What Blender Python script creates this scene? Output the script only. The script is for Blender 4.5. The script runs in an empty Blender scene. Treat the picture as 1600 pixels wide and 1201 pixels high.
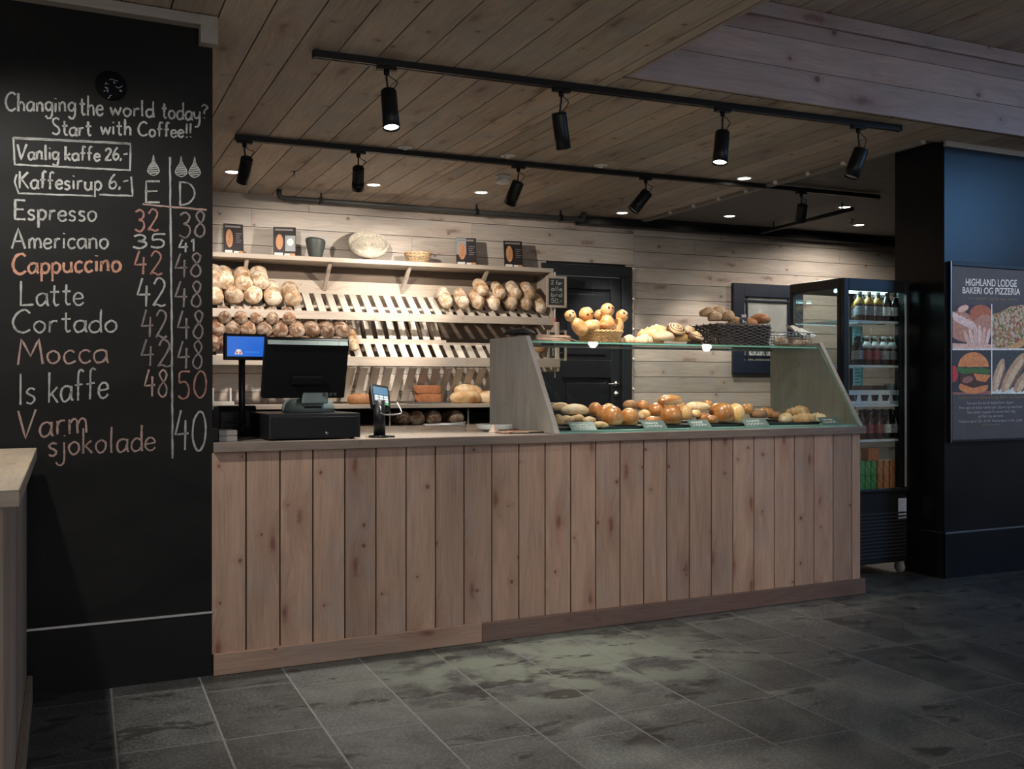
import bpy, math, random
from math import sin, cos, pi, radians, sqrt, atan2
from mathutils import Vector, Matrix, Euler, noise as mnoise

random.seed(7)
scn = bpy.context.scene
COL = scn.collection

# ---------------------------------------------------------------- camera
FPX, EYE, YAW = 1530.0, 1.18, radians(24.6)
cam_d = bpy.data.cameras.new('camera')
cam = bpy.data.objects.new('camera', cam_d)
COL.objects.link(cam)
cam_d.sensor_width = 36.0
cam_d.lens = FPX / 1600.0 * 36.0
cam_d.clip_start = 0.05
cam.location = (0, 0, EYE)
cam.rotation_euler = (pi / 2, 0, -YAW)
scn.camera = cam

# ---------------------------------------------------------------- colour management, world
scn.view_settings.view_transform = 'Standard'
scn.view_settings.look = 'None'
scn.view_settings.gamma = 1.0
scn.view_settings.use_curve_mapping = False
scn.view_settings.exposure = 0.0
scn.cycles.use_denoising = True
scn.cycles.max_bounces = 6
scn.cycles.transparent_max_bounces = 24
scn.cycles.sample_clamp_indirect = 4.0
wld = bpy.data.worlds.new('world')
scn.world = wld
wld.use_nodes = True
bg = wld.node_tree.nodes['Background']
bg.inputs[0].default_value = (0.95, 0.95, 1.0, 1)
bg.inputs[1].default_value = 0.22

# ---------------------------------------------------------------- lights
WARM = (1.0, 0.88, 0.75)
NEUT = (1.0, 0.95, 0.87)
COOL = (0.20, 0.50, 1.0)


def look_rot(d):
    return Vector(d).to_track_quat('-Z', 'Y').to_euler()


def spot(loc, target, power, angle=60, blend=0.6, col=WARM, size=0.04):
    l = bpy.data.lights.new('spot_lamp', 'SPOT')
    l.energy = power
    l.spot_size = radians(angle)
    l.spot_blend = blend
    l.color = col
    l.shadow_soft_size = size
    o = bpy.data.objects.new('spot_lamp', l)
    o.location = loc
    o.rotation_euler = look_rot(Vector(target) - Vector(loc))
    COL.objects.link(o)
    return o


def area(loc, target, power, sx, sy, col):
    l = bpy.data.lights.new('area_lamp', 'AREA')
    l.shape = 'RECTANGLE'
    l.size, l.size_y = sx, sy
    l.energy = power
    l.color = col
    o = bpy.data.objects.new('area_lamp', l)
    o.location = loc
    o.rotation_euler = look_rot(Vector(target) - Vector(loc))
    COL.objects.link(o)
    return o


# daylight from the glazed front of the building, far to the right and behind the viewer
area((9.6, -0.05, 3.35), (4.6, 4.2, 2.2), 95, 1.3, 1.7, COOL)
# added soft fill behind the viewer, lifts the ceiling and counter front
area((1.5, -4.2, 1.7), (1.9, 4.0, 2.1), 80, 6.0, 2.6, (1.0, 0.93, 0.88))
# hall ceiling spots on the viewer's side of the counter
spot((-0.53, 3.25, 2.60), (0.35, 3.75, 0.3), 150, 118, 0.7, NEUT)
spot((2.6, 1.6, 3.05), (2.5, 4.1, 0.7), 140, 62, 0.9, (1.0, 0.90, 0.79))
spot((0.2, 1.2, 2.6), (0.9, 4.1, 0.7), 25, 70, 0.9, (1.0, 0.90, 0.79))
# added spot that brightens the poster, with no fitting of its own
spot((5.3, 2.3, 3.08), (5.32, 4.32, 1.42), 75, 36, 0.6, NEUT)
# ceiling downlights over the shelves and the back aisle
DOWN_POWER = 75


# ---------------------------------------------------------------- frames: the hall, the counter and the back wall are turned a little
class Frame:
    def __init__(s, ox, oy, deg):
        s.o = (ox, oy)
        s.a = radians(deg)
        s.c, s.s = cos(s.a), sin(s.a)

    def loc(s, x, y):
        dx, dy = x - s.o[0], y - s.o[1]
        return dx * s.c + dy * s.s, -dx * s.s + dy * s.c

    def w(s, u, v, z=0.0):
        return (s.o[0] + u * s.c - v * s.s, s.o[1] + u * s.s + v * s.c, z)

    def _ray(s, px, py):
        a = (px - 800.0) / FPX
        x, y = sin(YAW) + cos(YAW) * a, cos(YAW) - sin(YAW) * a
        return x * s.c + y * s.s, -x * s.s + y * s.c, (600.5 - py) / FPX

    # sight line through a point of the photograph met with a plane of this frame
    def onv(s, px, py, v):
        r = s._ray(px, py)
        o = s.loc(0, 0)
        t = (v - o[1]) / r[1]
        return o[0] + r[0] * t, v, EYE + r[2] * t

    def onz(s, px, py, z):
        r = s._ray(px, py)
        o = s.loc(0, 0)
        t = (z - EYE) / r[2]
        return o[0] + r[0] * t, o[1] + r[1] * t, z


HALL = Frame(0, 0, 0)
CTR = Frame(0.55, 4.122, 1.5)
BACK = Frame(1.05, 7.77, -2.2)
H = 2.66       # plank ceiling
ZT = 0.944     # counter top


# ---------------------------------------------------------------- mesh builder
class MB:
    def __init__(s):
        s.v, s.f, s.uv, s.m, s.sm = [], [], [], [], []

    def add(s, verts, faces, uvs=None, mat=0, smooth=False, M=None):
        n = len(s.v)
        if M is not None:
            verts = [M @ Vector(p) for p in verts]
        s.v += [tuple(p) for p in verts]
        for i, f in enumerate(faces):
            s.f.append(tuple(k + n for k in f))
            s.uv.append(uvs[i] if uvs else [(s.v[k + n][0] + s.v[k + n][1] * 0.7, s.v[k + n][2] + s.v[k + n][1] * 0.3) for k in f])
            s.m.append(mat)
            s.sm.append(smooth)
        return s

    def box(s, x0, x1, y0, y1, z0, z1, mat=0, M=None, grain=None, rnd=True):
        d = (x1 - x0, y1 - y0, z1 - z0)
        g = grain if grain is not None else max(range(3), key=lambda i: d[i])
        P = [(x0, y0, z0), (x1, y0, z0), (x1, y1, z0), (x0, y1, z0), (x0, y0, z1), (x1, y0, z1), (x1, y1, z1), (x0, y1, z1)]
        F = [((0, 3, 2, 1), 2), ((4, 5, 6, 7), 2), ((0, 1, 5, 4), 1), ((1, 2, 6, 5), 0), ((2, 3, 7, 6), 1), ((3, 0, 4, 7), 0)]
        ru, rv = (random.random() * 40, random.random() * 40) if rnd else (0, 0)
        uvs = []
        for f, n in F:
            if n == g:
                a, b = [i for i in range(3) if i != n]
            else:
                a = g
                b = [i for i in range(3) if i not in (g, n)][0]
            uvs.append([(P[k][a] + ru, P[k][b] + rv) for k in f])
        return s.add(P, [f for f, n in F], uvs, mat, False, M)

    def prism(s, pts, axis, a0, a1, mat=0, M=None, smooth=False):
        """pts: 2-D outline (counter-clockwise) in the other two axes, pushed from a0 to a1 along axis."""
        o = [i for i in range(3) if i != axis]

        def P(p, a):
            q = [0, 0, 0]
            q[axis] = a
            q[o[0]], q[o[1]] = p
            return tuple(q)
        n = len(pts)
        V = [P(p, a0) for p in pts] + [P(p, a1) for p in pts]
        F = [tuple(range(n))[::-1], tuple(range(n, 2 * n))] + [(i, (i + 1) % n, n + (i + 1) % n, n + i) for i in range(n)]
        return s.add(V, F, None, mat, smooth, M)

    def tube(s, path, r, seg=8, mat=0, closed=False, caps=True, M=None):
        path = [Vector(p) for p in path]
        n = len(path)
        rr = r if isinstance(r, (list, tuple)) else [r] * n
        V, F = [], []
        prev = None
        for i, p in enumerate(path):
            if closed:
                t = path[(i + 1) % n] - path[i - 1]
            else:
                t = path[min(i + 1, n - 1)] - path[max(i - 1, 0)]
            t.normalize()
            if prev is None:
                a = Vector((0, 0, 1)) if abs(t.z) < 0.9 else Vector((1, 0, 0))
                nrm = t.cross(a).normalized()
            else:
                nrm = prev - t * prev.dot(t)
                if nrm.length < 1e-6:
                    nrm = t.orthogonal()
                nrm.normalize()
            prev = nrm
            b = t.cross(nrm)
            for k in range(seg):
                w = 2 * pi * k / seg
                V.append(p + (nrm * cos(w) + b * sin(w)) * rr[i])
        last = n if closed else n - 1
        for i in range(last):
            j = (i + 1) % n
            for k in range(seg):
                k2 = (k + 1) % seg
                F.append((i * seg + k, i * seg + k2, j * seg + k2, j * seg + k))
        if caps and not closed:
            F.append(tuple(range(seg))[::-1])
            F.append(tuple((n - 1) * seg + k for k in range(seg)))
        return s.add(V, F, None, mat, True, M)

    def lathe(s, prof, seg=20, mat=0, M=None, mats=None, wob=None):
        V, F = [], []
        for i, (r, z) in enumerate(prof):
            for k in range(seg):
                w = 2 * pi * k / seg
                q = r * (wob(i, k) if wob else 1)
                V.append((q * cos(w), q * sin(w), z))
        n = len(prof)
        for i in range(n - 1):
            FF = []
            for k in range(seg):
                k2 = (k + 1) % seg
                FF.append((i * seg + k, i * seg + k2, (i + 1) * seg + k2, (i + 1) * seg + k))
            F.append(FF)
        base = len(s.v)
        s.add(V, [], None, mat, True, M)
        for i, FF in enumerate(F):
            for f in FF:
                s.f.append(tuple(base + k for k in f))
                s.uv.append([(0, 0)] * 4)
                s.m.append(mats[i] if mats else mat)
                s.sm.append(True)
        for ring, rev in ((0, True), (n - 1, False)):
            if prof[ring][0] > 1e-4:
                f = tuple(base + ring * seg + k for k in range(seg))
                s.f.append(f[::-1] if rev else f)
                s.uv.append([(0, 0)] * seg)
                s.m.append(mats[min(ring, n - 2)] if mats else mat)
                s.sm.append(False)
        return s

    def grid(s, fn, nu, nv, mat=0, closed_u=False, smooth=True, M=None):
        V = [fn(i / nu if closed_u else i / (nu - 1), j / (nv - 1)) for j in range(nv) for i in range(nu)]
        F = []
        for j in range(nv - 1):
            for i in range(nu if closed_u else nu - 1):
                i2 = (i + 1) % nu
                F.append((j * nu + i, j * nu + i2, (j + 1) * nu + i2, (j + 1) * nu + i))
        return s.add(V, F, None, mat, smooth, M)

    def ribbon(s, pts, w, mat=0, jit=0.25):
        """flat chalk stroke in the x-z plane, facing -y"""
        if len(pts) < 2:
            return s
        V = []
        n = len(pts)
        for i in range(n):
            a, b = pts[max(i - 1, 0)], pts[min(i + 1, n - 1)]
            dx, dz = b[0] - a[0], b[1] - a[1]
            L = sqrt(dx * dx + dz * dz) or 1
            q = w * 0.5 * (1 + random.uniform(-jit, jit))
            V.append((pts[i][0] - dz / L * q, 0, pts[i][1] + dx / L * q))
            V.append((pts[i][0] + dz / L * q, 0, pts[i][1] - dx / L * q))
        F = [(2 * i, 2 * i + 1, 2 * i + 3, 2 * i + 2) for i in range(n - 1)]
        return s.add(V, F, None, mat)

    def mesh(s, name, mats):
        me = bpy.data.meshes.new(name)
        me.from_pydata(s.v, [], s.f)
        uvl = me.uv_layers.new(name='UVMap')
        flat = []
        for u in s.uv:
            for a in u:
                flat += [a[0], a[1]]
        uvl.data.foreach_set('uv', flat)
        me.polygons.foreach_set('material_index', s.m)
        me.polygons.foreach_set('use_smooth', s.sm)
        for m in (mats if isinstance(mats, (list, tuple)) else [mats]):
            me.materials.append(m)
        me.update()
        return me

    def build(s, name, mats, parent=None, loc=(0, 0, 0), rz=0.0, bevel=0.0, rot=None, seg=2):
        o = bpy.data.objects.new(name, s.mesh(name, mats))
        COL.objects.link(o)
        o.location = loc
        o.rotation_euler = rot if rot else (0, 0, rz)
        if parent:
            o.parent = parent
        if bevel:
            b = o.modifiers.new('bevel', 'BEVEL')
            b.width = bevel
            b.segments = seg
            b.limit_method = 'ANGLE'
        return o


def tag(o, label=None, cat=None, group=None, kind=None):
    if label:
        o['label'] = label
    if cat:
        o['category'] = cat
    if group:
        o['group'] = group
    if kind:
        o['kind'] = kind
    return o


def thing(name, label, cat, loc=(0, 0, 0), rz=0.0, group=None, rot=None, kind=None):
    o = bpy.data.objects.new(name, None)
    o.empty_display_size = 0.05
    COL.objects.link(o)
    o.location = loc
    o.rotation_euler = rot if rot else (0, 0, rz)
    return tag(o, label, cat, group, kind)


def inst(name, me, label, cat, loc, rot=(0, 0, 0), group=None, parent=None, sc=1.0):
    o = bpy.data.objects.new(name, me)
    COL.objects.link(o)
    o.location = loc
    o.rotation_euler = rot
    o.scale = (sc, sc, sc) if not isinstance(sc, tuple) else sc
    if parent:
        o.parent = parent
    return tag(o, label, cat, group)


def spline(pts, n=6, closed=False):
    """Catmull-Rom through points of any dimension"""
    P = [tuple(p) for p in pts]
    if len(P) < 3:
        return P
    out = []
    m = len(P)
    rng = range(m if closed else m - 1)
    for i in rng:
        if closed:
            a, b, c, d = P[i - 1], P[i], P[(i + 1) % m], P[(i + 2) % m]
        else:
            a, b, c, d = P[max(i - 1, 0)], P[i], P[i + 1], P[min(i + 2, m - 1)]
        for k in range(n):
            t = k / n
            out.append(tuple(0.5 * (2 * b[j] + (c[j] - a[j]) * t + (2 * a[j] - 5 * b[j] + 4 * c[j] - d[j]) * t * t + (3 * b[j] - a[j] - 3 * c[j] + d[j]) * t ** 3) for j in range(len(b))))
    if not closed:
        out.append(P[-1])
    return out


# ---------------------------------------------------------------- materials
def lin(r, g, b):
    def f(c):
        c /= 255.0
        return c / 12.92 if c <= 0.04045 else ((c + 0.055) / 1.055) ** 2.4
    return (f(r), f(g), f(b), 1)


class Mat:
    def __init__(s, name, rough=0.6, metal=0.0, spec=0.5):
        s.m = bpy.data.materials.new(name)
        s.m.use_nodes = True
        s.t = s.m.node_tree
        s.b = s.t.nodes['Principled BSDF']
        s.b.inputs['Roughness'].default_value = rough
        s.b.inputs['Metallic'].default_value = metal
        s.b.inputs['Specular IOR Level'].default_value = spec

    def n(s, typ, **kw):
        nd = s.t.nodes.new(typ)
        for k, v in kw.items():
            if hasattr(nd, k) and k not in nd.inputs:
                setattr(nd, k, v)
            else:
                s.set(nd.inputs[k], v)
        return nd

    def set(s, inp, v):
        if hasattr(v, 'is_output'):
            s.t.links.new(v, inp)
        elif hasattr(v, 'outputs'):
            s.t.links.new(v.outputs[0], inp)
        else:
            inp.default_value = v

    def coord(s, which='Object'):
        return s.n('ShaderNodeTexCoord').outputs[which]

    def mapped(s, vec, scale=(1, 1, 1), loc=(0, 0, 0)):
        nd = s.n('ShaderNodeMapping')
        s.set(nd.inputs['Vector'], vec)
        nd.inputs['Scale'].default_value = scale
        nd.inputs['Location'].default_value = loc
        return nd.outputs[0]

    def noise(s, vec, scale=5, detail=4, rough=0.55, dist=0.0, dim='3D'):
        nd = s.n('ShaderNodeTexNoise')
        nd.noise_dimensions = dim
        s.set(nd.inputs['Vector'], vec)
        nd.inputs['Scale'].default_value = scale
        nd.inputs['Detail'].default_value = detail
        nd.inputs['Roughness'].default_value = rough
        nd.inputs['Distortion'].default_value = dist
        return nd.outputs['Fac'] if 'Fac' in nd.outputs else nd.outputs[0]

    def voro(s, vec, scale=5, dim='3D', feat='F1', out='Distance'):
        nd = s.n('ShaderNodeTexVoronoi')
        nd.voronoi_dimensions = dim
        nd.feature = feat
        s.set(nd.inputs['Vector'], vec)
        nd.inputs['Scale'].default_value = scale
        return nd.outputs[out]

    def ramp(s, fac, stops, interp='LINEAR'):
        nd = s.n('ShaderNodeValToRGB')
        s.set(nd.inputs[0], fac)
        r = nd.color_ramp
        r.interpolation = interp
        while len(r.elements) < len(stops):
            r.elements.new(0.5)
        for e, (p, c) in zip(r.elements, stops):
            e.position = p
            e.color = c if len(c) == 4 else (*c, 1)
        return nd.outputs[0]

    def map(s, fac, a, b, c=0.0, d=1.0):
        nd = s.n('ShaderNodeMapRange')
        nd.interpolation_type = 'SMOOTHSTEP'
        s.set(nd.inputs['Value'], fac)
        nd.inputs['From Min'].default_value = a
        nd.inputs['From Max'].default_value = b
        nd.inputs['To Min'].default_value = c
        nd.inputs['To Max'].default_value = d
        return nd.outputs[0]

    def math(s, op, a, b=0.0):
        nd = s.n('ShaderNodeMath', operation=op)
        s.set(nd.inputs[0], a)
        s.set(nd.inputs[1], b)
        return nd.outputs[0]

    def mix(s, fac, a, b, blend='MIX'):
        nd = s.n('ShaderNodeMix', data_type='RGBA', blend_type=blend)
        s.set(nd.inputs[0], fac)
        s.set(nd.inputs[6], a)
        s.set(nd.inputs[7], b)
        return nd.outputs[2]

    def bump(s, height, strength=0.3, dist=0.01):
        nd = s.n('ShaderNodeBump')
        nd.inputs['Strength'].default_value = strength
        nd.inputs['Distance'].default_value = dist
        s.set(nd.inputs['Height'], height)
        s.set(s.b.inputs['Normal'], nd.outputs[0])

    def col(s, v):
        s.set(s.b.inputs['Base Color'], v)
        return s

    def inp(s, k, v):
        s.set(s.b.inputs[k], v)
        return s


def plain(name, c, rough=0.6, metal=0.0, spec=0.5, var=0.12, vs=14):
    m = Mat(name, rough, metal, spec)
    nz = m.noise(m.coord(), vs, 5)
    lo = tuple(x * (1 - var) for x in c[:3]) + (1,)
    hi = tuple(min(1, x * (1 + var)) for x in c[:3]) + (1,)
    m.col(m.ramp(nz, [(0.3, lo), (0.7, hi)]))
    return m.m


def wood(name, base, rough=0.6, knots=0.8, grain=0.35, gray=0.25, knot_col=(0.10, 0.035, 0.02), tint=0.14, kscale=3.1):
    """painted pine board; UV runs along the board in metres and every board has its own offset"""
    m = Mat(name, rough)
    uv = m.coord('UV')
    geo = m.n('ShaderNodeNewGeometry').outputs['Random Per Island']
    # knots: sparse cells, stretched a little along the board
    nz = m.noise(uv, 16, 4, 0.65, dim='2D')
    mp_ = m.n('ShaderNodeMapping')
    m.set(mp_.inputs['Vector'], uv)
    mp_.inputs['Rotation'].default_value = (0, 0, radians(38))
    mp_.inputs['Scale'].default_value = (0.46, 1.45, 1)
    kd = m.voro(mp_.outputs[0], kscale, '2D')
    kd2 = m.math('ADD', kd, m.math('MULTIPLY', m.math('SUBTRACT', nz, 0.5), 0.16))
    knot = m.map(kd2, 0.0, 0.10, 0.85, 0.0)
    mp2 = m.n('ShaderNodeMapping')
    m.set(mp2.inputs['Vector'], uv)
    mp2.inputs['Rotation'].default_value = (0, 0, radians(-32))
    mp2.inputs['Scale'].default_value = (0.9, 1.0, 1)
    mp2.inputs['Location'].default_value = (5.3, 2.1, 0)
    kb = m.voro(mp2.outputs[0], kscale * 1.25, '2D')
    kb = m.math('ADD', kb, m.math('MULTIPLY', m.math('SUBTRACT', nz, 0.5), 0.08))
    knot = m.math('MAXIMUM', knot, m.map(kb, 0.01, 0.045, 1.0, 0.0))
    halo = m.math('MAXIMUM', m.map(kd2, 0.03, 0.34, 1.0, 0.0), m.map(kb, 0.02, 0.16, 0.7, 0.0))
    # grain lines bend round the knots
    sep = m.n('ShaderNodeSeparateXYZ')
    m.set(sep.inputs[0], uv)
    bend = m.math('MULTIPLY', halo, 0.035)
    wv = m.math('ADD', sep.outputs[1], bend)
    comb = m.n('ShaderNodeCombineXYZ')
    m.set(comb.inputs[0], m.math('MULTIPLY', sep.outputs[0], 0.045))
    m.set(comb.inputs[1], wv)
    fine = m.noise(comb.outputs[0], 120, 4, 0.6, dim='2D')
    comb2 = m.n('ShaderNodeCombineXYZ')
    m.set(comb2.inputs[0], m.math('MULTIPLY', sep.outputs[0], 0.10))
    m.set(comb2.inputs[1], wv)
    broad = m.noise(comb2.outputs[0], 20, 3, 0.5, 0.6, dim='2D')
    blot = m.noise(uv, 3.2, 3, dim='2D')
    b = base
    dk = tuple(x * (1 - grain) for x in b) + (1,)
    lt = tuple(min(1, x * (1 + grain * 0.7)) for x in b) + (1,)
    g = (b[0] + b[1] + b[2]) / 3
    gr = (g * 0.88, g * 0.90, g * 0.92, 1)
    c = m.ramp(m.math('ADD', m.math('MULTIPLY', fine, 0.55), m.math('MULTIPLY', broad, 0.45)), [(0.30, dk), (0.55, (*b, 1)), (0.75, lt)])
    c = m.mix(m.map(blot, 0.45, 0.75, 0, gray), c, gr)
    c = m.mix(m.math('MULTIPLY', halo, 0.42 * knots), c, (b[0] * 0.62, b[1] * 0.46, b[2] * 0.42, 1))
    c = m.mix(m.math('MULTIPLY', knot, 0.85 * knots), c, (*knot_col, 1))
    tv = m.map(geo, 0, 1, 1 - tint, 1 + tint)
    c = m.mix(1.0, c, tv, 'MULTIPLY')
    m.col(c)
    m.bump(m.math('SUBTRACT', fine, m.math('MULTIPLY', knot, 0.5)), 0.12, 0.002)
    return m.m


def glass(name, tint=(0.93, 0.97, 0.95), gl=1.0):
    m = bpy.data.materials.new(name)
    m.use_nodes = True
    t = m.node_tree
    t.nodes.clear()
    out = t.nodes.new('ShaderNodeOutputMaterial')
    mx = t.nodes.new('ShaderNodeMixShader')
    tr = t.nodes.new('ShaderNodeBsdfTransparent')
    tr.inputs[0].default_value = (*tint, 1)
    gls = t.nodes.new('ShaderNodeBsdfGlossy')
    gls.inputs['Roughness'].default_value = 0.015
    fr = t.nodes.new('ShaderNodeFresnel')
    fr.inputs[0].default_value = 1.45
    geo = t.nodes.new('ShaderNodeNewGeometry')
    ml = t.nodes.new('ShaderNodeMath')
    ml.operation = 'MULTIPLY'
    ml.inputs[1].default_value = gl
    bf = t.nodes.new('ShaderNodeMath')      # the inner faces of a pane do not mirror
    bf.operation = 'SUBTRACT'
    bf.inputs[0].default_value = 1.0
    t.links.new(geo.outputs['Backfacing'], bf.inputs[1])
    m2 = t.nodes.new('ShaderNodeMath')
    m2.operation = 'MULTIPLY'
    t.links.new(fr.outputs[0], ml.inputs[0])
    t.links.new(ml.outputs[0], m2.inputs[0])
    t.links.new(bf.outputs[0], m2.inputs[1])
    t.links.new(m2.outputs[0], mx.inputs[0])
    t.links.new(tr.outputs[0], mx.inputs[1])
    t.links.new(gls.outputs[0], mx.inputs[2])
    t.links.new(mx.outputs[0], out.inputs[0])
    return m


def emit(name, c, strength):
    m = Mat(name, 0.4)
    m.col((0.02, 0.02, 0.02, 1))
    m.inp('Emission Color', (*c, 1))
    m.inp('Emission Strength', strength)
    return m.m


def bread(name, dark, mid, light, flour=0.0, rough=0.65, crack=0.0, scale=9, coat=0.0, seeds=0.0, pale_side=None):
    m = Mat(name, rough)
    oc = m.coord()
    rnd = m.n('ShaderNodeObjectInfo').outputs['Random']
    off = m.n('ShaderNodeVectorMath', operation='ADD')
    m.set(off.inputs[0], oc)
    cmb = m.n('ShaderNodeCombineXYZ')
    m.set(cmb.inputs[0], m.math('MULTIPLY', rnd, 31.0))
    m.set(cmb.inputs[2], m.math('MULTIPLY', rnd, 17.0))
    m.set(off.inputs[1], cmb.outputs[0])
    v = off.outputs[0]
    n1 = m.noise(v, scale, 5, 0.6, 0.4)
    c = m.ramp(n1, [(0.28, (*dark, 1)), (0.48, (*mid, 1)), (0.72, (*light, 1))])
    hgt = m.noise(v, scale * 7, 4)
    if pale_side:      # the torn, less baked flank of rolls baked side by side
        sp = m.n('ShaderNodeSeparateXYZ')
        m.set(sp.inputs[0], oc)
        e_ = m.math('ADD', m.math('ADD', sp.outputs[2], m.math('MULTIPLY', sp.outputs[0], -0.45)), m.math('MULTIPLY', m.math('SUBTRACT', n1, 0.5), 0.05))
        c = m.mix(m.map(e_, 0.012, 0.036, 0.9, 0.0), c, (*pale_side, 1))
    if crack:
        w = m.noise(v, scale * 1.6, 2, 0.5, 2.5)
        ck = m.map(m.math('ABSOLUTE', m.math('SUBTRACT', w, 0.5)), 0.0, 0.045, 1.0, 0.0)
        c = m.mix(m.math('MULTIPLY', ck, crack), c, (*dark, 1))
    if flour:
        fl = m.map(m.noise(v, scale * 1.2, 5, 0.65, 0.8), 0.42, 0.62, 0.0, flour)
        c = m.mix(fl, c, (0.82, 0.74, 0.62, 1))
    if seeds:
        sd = m.map(m.voro(v, 150), 0.25, 0.4, seeds, 0.0)
        c = m.mix(sd, c, (0.75, 0.60, 0.38, 1))
    c = m.mix(1.0, c, m.map(rnd, 0, 1, 0.86, 1.12), 'MULTIPLY')
    m.col(c)
    if coat:
        m.inp('Coat Weight', coat)
        m.inp('Coat Roughness', 0.25)
    m.bump(hgt, 0.35, 0.004)
    return m.m


MT = {}
MT['counter_wood'] = wood('whitewashed pine boards', (0.37, 0.238, 0.166), 0.6, 1.0, 0.28, 0.22, (0.12, 0.03, 0.018), kscale=3.5)
MT['counter_top'] = wood('grey oiled counter wood', (0.33, 0.28, 0.235), 0.24, 0.4, 0.25, 0.45, tint=0.05)
MT['skirting'] = wood('scuffed skirting wood', (0.13, 0.078, 0.06), 0.6, 0.5, 0.35, 0.2)
MT['ceil_wood'] = wood('stained ceiling boards', (0.45, 0.37, 0.295), 0.6, 0.9, 0.30, 0.6, (0.07, 0.045, 0.03), kscale=2.3)
MT['wall_wood'] = wood('stained wall boards', (0.49, 0.435, 0.385), 0.6, 0.85, 0.25, 0.4, (0.10, 0.05, 0.035), kscale=2.2)
MT['beam_wood'] = wood('pale stained beam boards', (0.36, 0.275, 0.25), 0.5, 1.0, 0.25, 0.35, (0.12, 0.04, 0.03), kscale=1.9)
MT['shelf_wood'] = wood('light shelf pine', (0.50, 0.43, 0.36), 0.55, 0.4, 0.2, 0.25)
MT['slat_wood'] = wood('pale slat pine', (0.66, 0.61, 0.54), 0.55, 0.3, 0.2, 0.25, tint=0.18)
MT['side_wood'] = wood('side counter boards', (0.28, 0.21, 0.16), 0.6, 0.6, 0.3, 0.3)
MT['side_top'] = wood('side counter top', (0.40, 0.32, 0.23), 0.5, 0.4, 0.25, 0.3)
MT['trim_wood'] = wood('painted trim', (0.30, 0.27, 0.235), 0.6, 0.15, 0.15, 0.3)
MT['case_wood'] = wood('grey stained case panel', (0.36, 0.335, 0.30), 0.45, 0.3, 0.2, 0.6, tint=0.04)
MT['rack_back_shade'] = wood('rack backing with painted shade', (0.13, 0.092, 0.066), 0.65, 0.4)  # dark tone carries painted shade between slats and under the top board
MT['edge_wood'] = wood('brown counter edging', (0.23, 0.17, 0.13), 0.45, 0.5, 0.3, 0.3)
MT['gap'] = plain('dark gap', (0.012, 0.009, 0.008), 0.9)
MT['black_metal'] = plain('black painted metal', (0.008, 0.008, 0.009), 0.4, 0.0, 0.3)
MT['black_plastic'] = plain('black plastic', (0.006, 0.006, 0.007), 0.45, 0.0, 0.2)
MT['grey_plastic'] = plain('grey green plastic', (0.16, 0.20, 0.19), 0.4)
MT['chrome'] = plain('brushed steel', (0.62, 0.62, 0.62), 0.25, 1.0)
MT['steel_dark'] = plain('dull steel', (0.30, 0.30, 0.30), 0.35, 1.0)
MT['white_plastic'] = plain('white plastic', (0.74, 0.74, 0.72), 0.45)
MT['porcelain'] = plain('white porcelain', (0.70, 0.72, 0.70), 0.2)
MT['door_paint'] = plain('dark door paint', (0.022, 0.026, 0.031), 0.34)
MT['navy'] = plain('navy frame paint', (0.012, 0.020, 0.042), 0.45)
MT['column_paint'] = plain('black column paint', (0.010, 0.0105, 0.012), 0.27, spec=0.15, var=0.2, vs=3)
MT['dark_ceiling'] = plain('dark grey ceiling paint', (0.125, 0.118, 0.115), 0.7)
MT['glass'] = glass('case glass', (0.95, 0.975, 0.965))
MT['glass_clear'] = glass('cooler glass', (0.90, 0.94, 0.94), 1.0)
MT['glass_edge'] = plain('green glass edge', (0.26, 0.60, 0.48), 0.12)
MT['paper_brown'] = plain('brown paper', (0.42, 0.30, 0.20), 0.8)
MT['paper_white'] = plain('white paper', (0.70, 0.68, 0.64), 0.8)
MT['pink_tape'] = plain('pink ribbon', (0.60, 0.12, 0.16), 0.6)
MT['lens'] = emit('lamp lens', (1.0, 0.93, 0.80), 9.0)
MT['lens_dim'] = emit('lamp lens seen from the side', (1.0, 0.93, 0.80), 0.04)
MT['led_cold'] = emit('cooler lamp', (0.55, 0.95, 1.0), 7.0)
MT['gypsum'] = plain('pale plaster', (0.30, 0.29, 0.28), 0.8)

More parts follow.
